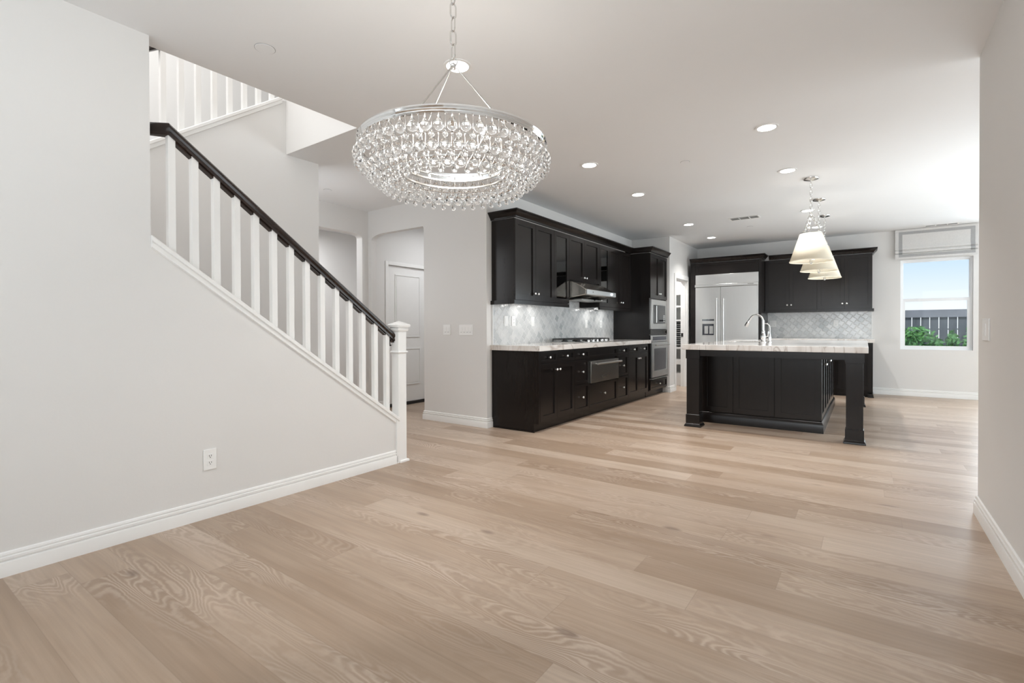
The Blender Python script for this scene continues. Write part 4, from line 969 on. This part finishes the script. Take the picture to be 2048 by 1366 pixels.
wpart('upper_pane', MB().box(0.512, 1.320, YB + 0.082, YB + 0.086, 1.60, 2.19), M['pane'])
wpart('lower_pane', MB().box(0.535, 1.297, YB + 0.058, YB + 0.062, 0.825, 1.55), M['pane'])
for xx in (0.72, 1.12): wpart('sash_lock', MB().box(xx - 0.025, xx + 0.025, YB + 0.05, YB + 0.07, 1.588, 1.598), M['vinyl'])

pdn = bpy.data.objects.new('window_2', None); COL.objects.link(pdn); pdn.location = (2.9, YB, 0); pdn['kind'] = 'structure'  # unseen glass door, added to let the area light outside reach the floor
part('door_frame', MB().slab([1.501, 1.56, 2.87, 2.93, 4.24, 4.299], [0.001, 0.05, 2.17, 2.234], lambda u_, v_, q: (u_, q, v_), YB + 0.03, YB + 0.10, skip=[(1, 1), (3, 1)]), M['vinyl'], pdn)
for x0, x1 in ((1.561, 2.869), (2.931, 4.239)): part('pane', MB().box(x0, x1, YB + 0.062, YB + 0.066, 0.051, 2.169), M['pane'], pdn)
t = thing('roman_shade', 'folded roman shade with grey border above the window', 'window shade', (0.9, YB - 0.05, 2.24))
sy = YB - 0.055
part('headrail', MB().box(0.400, 1.400, sy + 0.004, YB - 0.001, 2.66, 2.725), M['fabric'], t)
pr = [(sy, 2.727), (sy - 0.004, 2.60), (sy + 0.001, 2.452), (sy - 0.014, 2.430), (sy - 0.016, 2.40), (sy + 0.001, 2.392), (sy - 0.020, 2.370), (sy - 0.022, 2.345), (sy + 0.001, 2.338), (sy - 0.024, 2.32), (sy - 0.022, 2.245)]
cl_ = MB(); cl_.quadloop([[(x, y, z) for y, z in pr] + [(x, y + 0.006, z) for y, z in reversed(pr)] for x in (0.398, 0.7, 1.1, 1.402)])
sh = part('fabric_panel', cl_, M['fabric'], t)
def band(x0, x1, z0, z1):
    def yz(z):
        for (ya, za), (yb, zb) in zip(pr[:-1], pr[1:]):
            if zb <= z <= za: return ya + (yb - ya) * (za - z) / max(1e-6, za - zb)
        return pr[-1][0]
    zs = sorted({z0, z1} | {z for _, z in pr if z0 < z < z1}, reverse=True)
    b = MB(); b.quadloop([[(x, yz(z) - 0.0012, z) for z in zs] + [(x, yz(z) + 0.002, z) for z in reversed(zs)] for x in (x0, x1)])
    part('grey_band', b, M['fabric_band'], sh)
band(0.445, 1.375, 2.645, 2.690); band(0.445, 1.375, 2.275, 2.318); band(0.445, 0.492, 2.319, 2.644); band(1.322, 1.375, 2.319, 2.644)

g = MB(); g.box(-8, 9, YB + 0.12, 24, -0.16, -0.10); struct('ground_outside', g, M['ground'])
t = thing('wooden_fence', 'grey board fence outside the window', 'fence', (1.2, 13.4, -0.1))
part('top_rail', MB().box(-2.5, 5.2, 13.33, 13.37, 1.335, 1.49), M['fence_rail'], t)
for k in range(44):
    x0 = -1.95 + 0.1445 * k + 0.0
    if -0.6 < x0 < 3.6: part('board', MB().box(x0 + 0.011, x0 + 0.1445 - 0.004, 13.39, 13.41, -0.1, 1.40), M['fence'], t)
for zz in (0.35, 0.86, 1.09): part('cross_rail', MB().box(-2.5, 5.2, 13.411, 13.44, zz - 0.012, zz + 0.012), M['fence'], t)
def bush(x, y, z0, rx, ry, rz, n, label, name='leafy_shrub'):
    t = thing(name, label, 'shrub', (x, y, -0.1), 'shrubs in front of the fence')
    rnd = random.Random(int(x * 100) + n); b = MB()
    for _ in range(n):
        while True:
            p = Vector((rnd.uniform(-1, 1), rnd.uniform(-1, 1), rnd.uniform(-1, 1)))
            if 0.25 < p.length < 1: break
        c_ = Vector((x + p.x * rx, y + p.y * ry, z0 + p.z * rz)); q = Vector((rnd.gauss(0, 1), rnd.gauss(0, 1) - 0.8, rnd.gauss(0, 1) + 0.6)).normalized()
        a = q.orthogonal().normalized(); a = Matrix.Rotation(rnd.uniform(0, 6.28), 3, q) @ a; bb_ = q.cross(a); L = rnd.uniform(0.035, 0.075)
        vs_ = [b.bm.verts.new(c_ + a * L + q * L * 0.2), b.bm.verts.new(c_ + bb_ * L * 0.42), b.bm.verts.new(c_ - a * L), b.bm.verts.new(c_ - bb_ * L * 0.42)]
        b.bm.faces.new(vs_)
    part('foliage', b, M['leaf'], t)
    s_ = MB(); s_.tube([(x, y, -0.1), (x + 0.05, y, z0 * 0.5), (x, y, z0)], [0.02, 0.015, 0.008], 7); part('stem', s_, M['stem'], t)
bush(0.82, 13.0, 0.74, 0.44, 0.22, 0.42, 800, 'leafy green shrub before the fence at the left of the window view')
bush(1.41, 13.05, 0.80, 0.11, 0.15, 0.26, 130, 'small leafy shrub before the fence in the middle of the window view')
bush(1.88, 13.0, 0.75, 0.32, 0.2, 0.60, 600, 'leafy green shrub before the fence at the right of the window view')
S_ = bpy.data.lights.new('sun', 'SUN'); S_.energy = 1.6; S_.angle = 0.02
so = bpy.data.objects.new('sun', S_); COL.objects.link(so); so.rotation_euler = Vector((0.35, 1.0, -0.9)).to_track_quat('-Z', 'Y').to_euler()

# ------------------------------------------------------------------ hall door, pantry
dr1 = bpy.data.objects.new('door_1', None); COL.objects.link(dr1); dr1.location = (XH, 5.09, 0); dr1['kind'] = 'structure'
us = [4.735, 4.865, 5.355, 5.455]; vs = [0.045, 0.29, 0.84, 1.0, 1.925, 2.035]
# slab with raised panels
dsl = part('leaf', MB().slab(us, vs, lambda u_, v_, q: (q, u_, v_), XH - 0.055, XH - 0.020, skip=[]), M['white'], dr1)
for z0, z1 in ((0.295, 0.835), (1.005, 1.92)):
    b = MB(); b.panel(lambda u_, v_, n_: (XH - 0.0205 + n_, 4.865 + u_, z0 + v_), 0.49, z1 - z0, 0.012, 0.012, 0.010)
    part('panel_molding', b, M['white'], dsl)
    b = MB(); b.panel(lambda u_, v_, n_: (XH - 0.019 + n_, 4.895 + u_, z0 + 0.03 + v_), 0.43, z1 - z0 - 0.06, 0.006, 0.0, 0.0); part('raised_panel', b, M['white'], dsl)
part('threshold', MB().box(XH - 0.11, XH + 0.004, 4.722, 5.468, 0.0, 0.040), M['black'], dr1)
CAS = [(0.0, 0.0), (0.012, 0.0), (0.018, 0.02), (0.018, 0.045), (0.012, 0.052), (0.0, 0.056)]
def casing(name, plane, a0, a1, zt, wcas, parent, axis_sign):
    # three-sided door casing on an x=plane wall, facing +X
    part('casing', MB().box(plane, plane + 0.016, a0 - wcas, a0, 0, zt + wcas), M['white'], parent, bevel=0.004)
    part('casing', MB().box(plane, plane + 0.016, a1, a1 + wcas, 0, zt + wcas), M['white'], parent, bevel=0.004)
    part('casing', MB().box(plane, plane + 0.017, a0, a1, zt, zt + wcas), M['white'], parent, bevel=0.004)
casing('c', XH, 4.722, 5.47, 2.043, 0.052, dr1, 1)
part('jamb', MB().box(XH - 0.12, XH - 0.001, 4.7201, 4.733, 0.041, 2.0445), M['white'], dr1)

dr2 = bpy.data.objects.new('door_2', None); COL.objects.link(dr2); dr2.location = (XP, 9.35, 0); dr2['kind'] = 'structure'
casing('c', XP, 8.985, 9.715, 2.03, 0.085, dr2, 1)
jm = part('jamb', MB().box(XP - 0.125, XP + 0.001, 9.700, 9.719, 0.0, 2.034), M['white'], dr2)
part('jamb', MB().box(XP - 0.125, XP + 0.001, 8.981, 8.996, 0.0, 2.034), M['white'], dr2)
part('jamb', MB().box(XP - 0.125, XP + 0.001, 8.997, 9.699, 2.015, 2.034), M['white'], dr2)
part('stop', MB().box(XP - 0.07, XP - 0.035, 9.690, 9.700, 0.0, 2.014), M['white'], jm)
part('strike_plate', MB().box(XP - 0.115, XP - 0.075, 9.692, 9.6995, 0.96, 1.03), M['black'], jm)
t = thing('pantry_shelving', 'white pantry shelving with grey backs and a slatted rack', 'shelf', (-3.4, 10.1, 0))
part('back_panel', MB().box(-4.6, XP - 0.13, 10.24, 10.26, 0.10, 1.80), M['shelfgrey'], t)
part('kick_board', MB().box(-4.6, XP - 0.13, 9.86, 9.88, 0.0, 0.12), M['white'], t)
for zz, th in ((1.80, 0.03), (1.555, 0.035), (1.28, 0.035), (0.735, 0.04), (0.46, 0.10), (0.18, 0.12)):
    part('shelf', MB().box(-4.6, XP - 0.13, 9.86, 10.239, zz - th / 2, zz + th / 2), M['white'], t)
for k in range(12):
    part('slat', MB().box(-4.3, XP - 0.16, 9.90, 10.10, 0.79 + 0.04 * k, 0.803 + 0.04 * k), M['slat'] if k % 2 else M['shelfgrey'], t)

# ------------------------------------------------------------------ chandelier
CX_, CY_ = -1.506, 1.662
t = thing('chandelier', 'round crystal chandelier of clear glass drops hanging from a chain', 'chandelier', (CX_, CY_, CZ))
c2_ = (CX_, CY_)
part('canopy', MB().lathe([(0.010, -0.035), (0.03, -0.030), (0.064, -0.012), (0.066, -0.0005)], (CX_, CY_, CZ), (0, 0, 1), 32), M['chrome'], t)
apex = Vector((CX_, CY_, 2.30))
chain_links(t, t, (CX_, CY_, CZ - 0.034), (CX_, CY_, 2.335), 0.064, 0.0140, 0.0036, 'nickel')
part('hook', MB().tube([(CX_ + 0.014 * math.cos(a), CY_ + 0.010 * math.cos(a), 2.318 + 0.018 * math.sin(a)) for a in [2 * PI * i / 14 for i in range(14)]], 0.003, 8, closed=True), M['chrome'], t)
part('hub', MB().lathe([(0.003, 0.014), (0.010, 0.010), (0.016, 0.0), (0.012, -0.012), (0.004, -0.018)], apex, (0, 0, 1), 18), M['chrome'], t)
FW = Vector((fw0.x, fw0.y, 0)); RT = Vector((rt0.x, rt0.y, 0))
R1 = 0.41
for a in (math.radians(23), math.radians(133), math.radians(258)):
    d = RT * math.cos(a) + FW * math.sin(a)
    part('hanging_rod', MB().tube([apex + d * 0.012 + Vector((0, 0, -0.004)), Vector((CX_, CY_, 1.938)) + d * (R1 - 0.012)], 0.0036, 10), M['ring'], t)
rg = MB()
secp = [(-0.006, 1.912), (0.006, 1.912), (0.009, 1.918), (0.006, 1.922), (0.009, 1.927), (0.006, 1.932), (0.009, 1.938), (0.006, 1.945), (-0.006, 1.945)]
rg.quadloop([[(CX_ + (R1 + d) * math.cos(2 * PI * i / 120), CY_ + (R1 + d) * math.sin(2 * PI * i / 120), z) for d, z in secp] for i in range(120)], close_path=True)
part('top_ring', rg, M['chrome'], t)
part('lower_ring', MB().ring_band(0.236, 0.010, 1.852, 1.859, c2_), M['ring'], t)
part('lower_ring', MB().ring_band(0.236, 0.010, 1.816, 1.823, c2_), M['ring'], t)
part('inner_ring', MB().ring_band(0.22, 0.008, 1.872, 1.876, c2_), M['ring'], t)
tiers = [(0.415, 1.912, 52, 1.0), (0.362, 1.860, 46, 1.0), (0.302, 1.815, 38, 1.0), (0.236, 1.816, 26, 0.78)]
for R, z, n, s in tiers[1:3]:
    part('tier_ring', MB().tube([(CX_ + R * math.cos(2 * PI * i / 96), CY_ + R * math.sin(2 * PI * i / 96), z + 0.002) for i in range(96)], 0.0022, 6, closed=True), M['chrome'], t)
for k in range(6):
    a = 2 * PI * k / 6 + 0.2; pa = [Vector((CX_ + r * math.cos(a), CY_ + r * math.sin(a), z)) for r, z in ((0.405, 1.914), (0.362, 1.862), (0.302, 1.817), (0.240, 1.820))]
    part('frame_rib', MB().tube(pa, 0.0028, 6), M['chrome'], t)
    part('frame_rib', MB().tube([Vector((CX_ + 0.22 * math.cos(a), CY_ + 0.22 * math.sin(a), 1.873)), Vector((CX_ + 0.404 * math.cos(a), CY_ + 0.404 * math.sin(a), 1.920))], 0.003, 6), M['chrome'], t)
    a2 = a + 0.5; b_ = Vector((CX_ + 0.255 * math.cos(a2), CY_ + 0.255 * math.sin(a2), 1.878))
    sk = part('bulb_socket', MB().lathe([(0.010, -0.012), (0.011, 0.0), (0.009, 0.022), (0.008, 0.024)], b_, (0, 0, 1), 12), M['chrome'], t)
    part('bulb', MB().lathe([(0.006, 0.024), (0.011, 0.034), (0.0135, 0.046), (0.011, 0.058), (0.003, 0.068)], b_, (0, 0, 1), 12), M['bulb'], t)
def drop_prof(length, rb):
    # thin neck at the top, round bulb at the bottom; z measured down from 0
    out = [(0.0012, 0.0), (0.0022, -0.04 * length), (0.0018, -0.10 * length)]
    zc = -(length - rb)
    for k in range(0, 9):
        a = PI * (0.22 + 0.78 * k / 8); out.append((max(0.0006, rb * math.sin(a)), zc + rb * math.cos(a)))
    return out
def stem_prof(length, rb):
    zc = -(length - rb); out = [(0.003, 0.0), (0.0034, -0.004), (0.0018, -0.012), (0.0016, zc + rb * 2.6)]
    for k in range(0, 7):
        a = PI * (0.22 + 0.78 * k / 6); out.append((max(0.0005, rb * math.sin(a)), zc + rb * math.cos(a)))
    return out
me_big = MB().lathe(drop_prof(0.064, 0.0205), (0, 0, 0), (0, 0, 1), 14).mesh('glass_drop', M['crystal'])
me_sml = MB().lathe(drop_prof(0.052, 0.0165), (0, 0, 0), (0, 0, 1), 14).mesh('glass_drop', M['crystal'])
me_stm = MB().lathe(stem_prof(0.088, 0.0115), (0, 0, 0), (0, 0, 1), 10).mesh('glass_drop', M['crystal'])
spots = []
for ti, (R, z, n, s) in enumerate(tiers):
    for k in range(n):
        a = 2 * PI * (k + 0.25 * ti) / n
        spots.append((me_big if s == 1.0 else me_sml, Vector((CX_ + R * math.cos(a), CY_ + R * math.sin(a), z))))
        a += PI / n
        if ti == 3: continue
        spots.append((me_stm, Vector((CX_ + (R + 0.004) * math.cos(a), CY_ + (R + 0.004) * math.sin(a), z - 0.001))))
camp = Vector((0, 0, H)); spots.sort(key=lambda q: (q[1] - camp).length * (1.0 if q[0] is not me_stm else 1.25))
for me, p in spots[:100]:
    o_ = bpy.data.objects.new('glass_drop', me); COL.objects.link(o_); o_.parent = t; o_.location = p - t.location
rest = MB()
for me, p in spots[100:]:
    tmp = bmesh.new(); tmp.from_mesh(me); bmesh.ops.translate(tmp, vec=p, verts=tmp.verts)
    vm = [rest.bm.verts.new(v.co) for v in tmp.verts]
    for f in tmp.faces: rest.bm.faces.new([vm[v.index] for v in f.verts])
    tmp.free()
ro = part('glass_drops', rest, M['crystal'], t); ro['kind'] = 'stuff'
for k in range(3):
    a = 2 * PI * k / 3 + 0.5
    l = bpy.data.lights.new('lamp', 'POINT'); l.energy = CHANDELIER_POWER; l.shadow_soft_size = 0.06; l.color = (1, 0.93, 0.84)
    lo = bpy.data.objects.new('lamp', l); COL.objects.link(lo); lo.parent = t; lo.location = (0.05 * math.cos(a), 0.05 * math.sin(a), 1.945 - CZ)
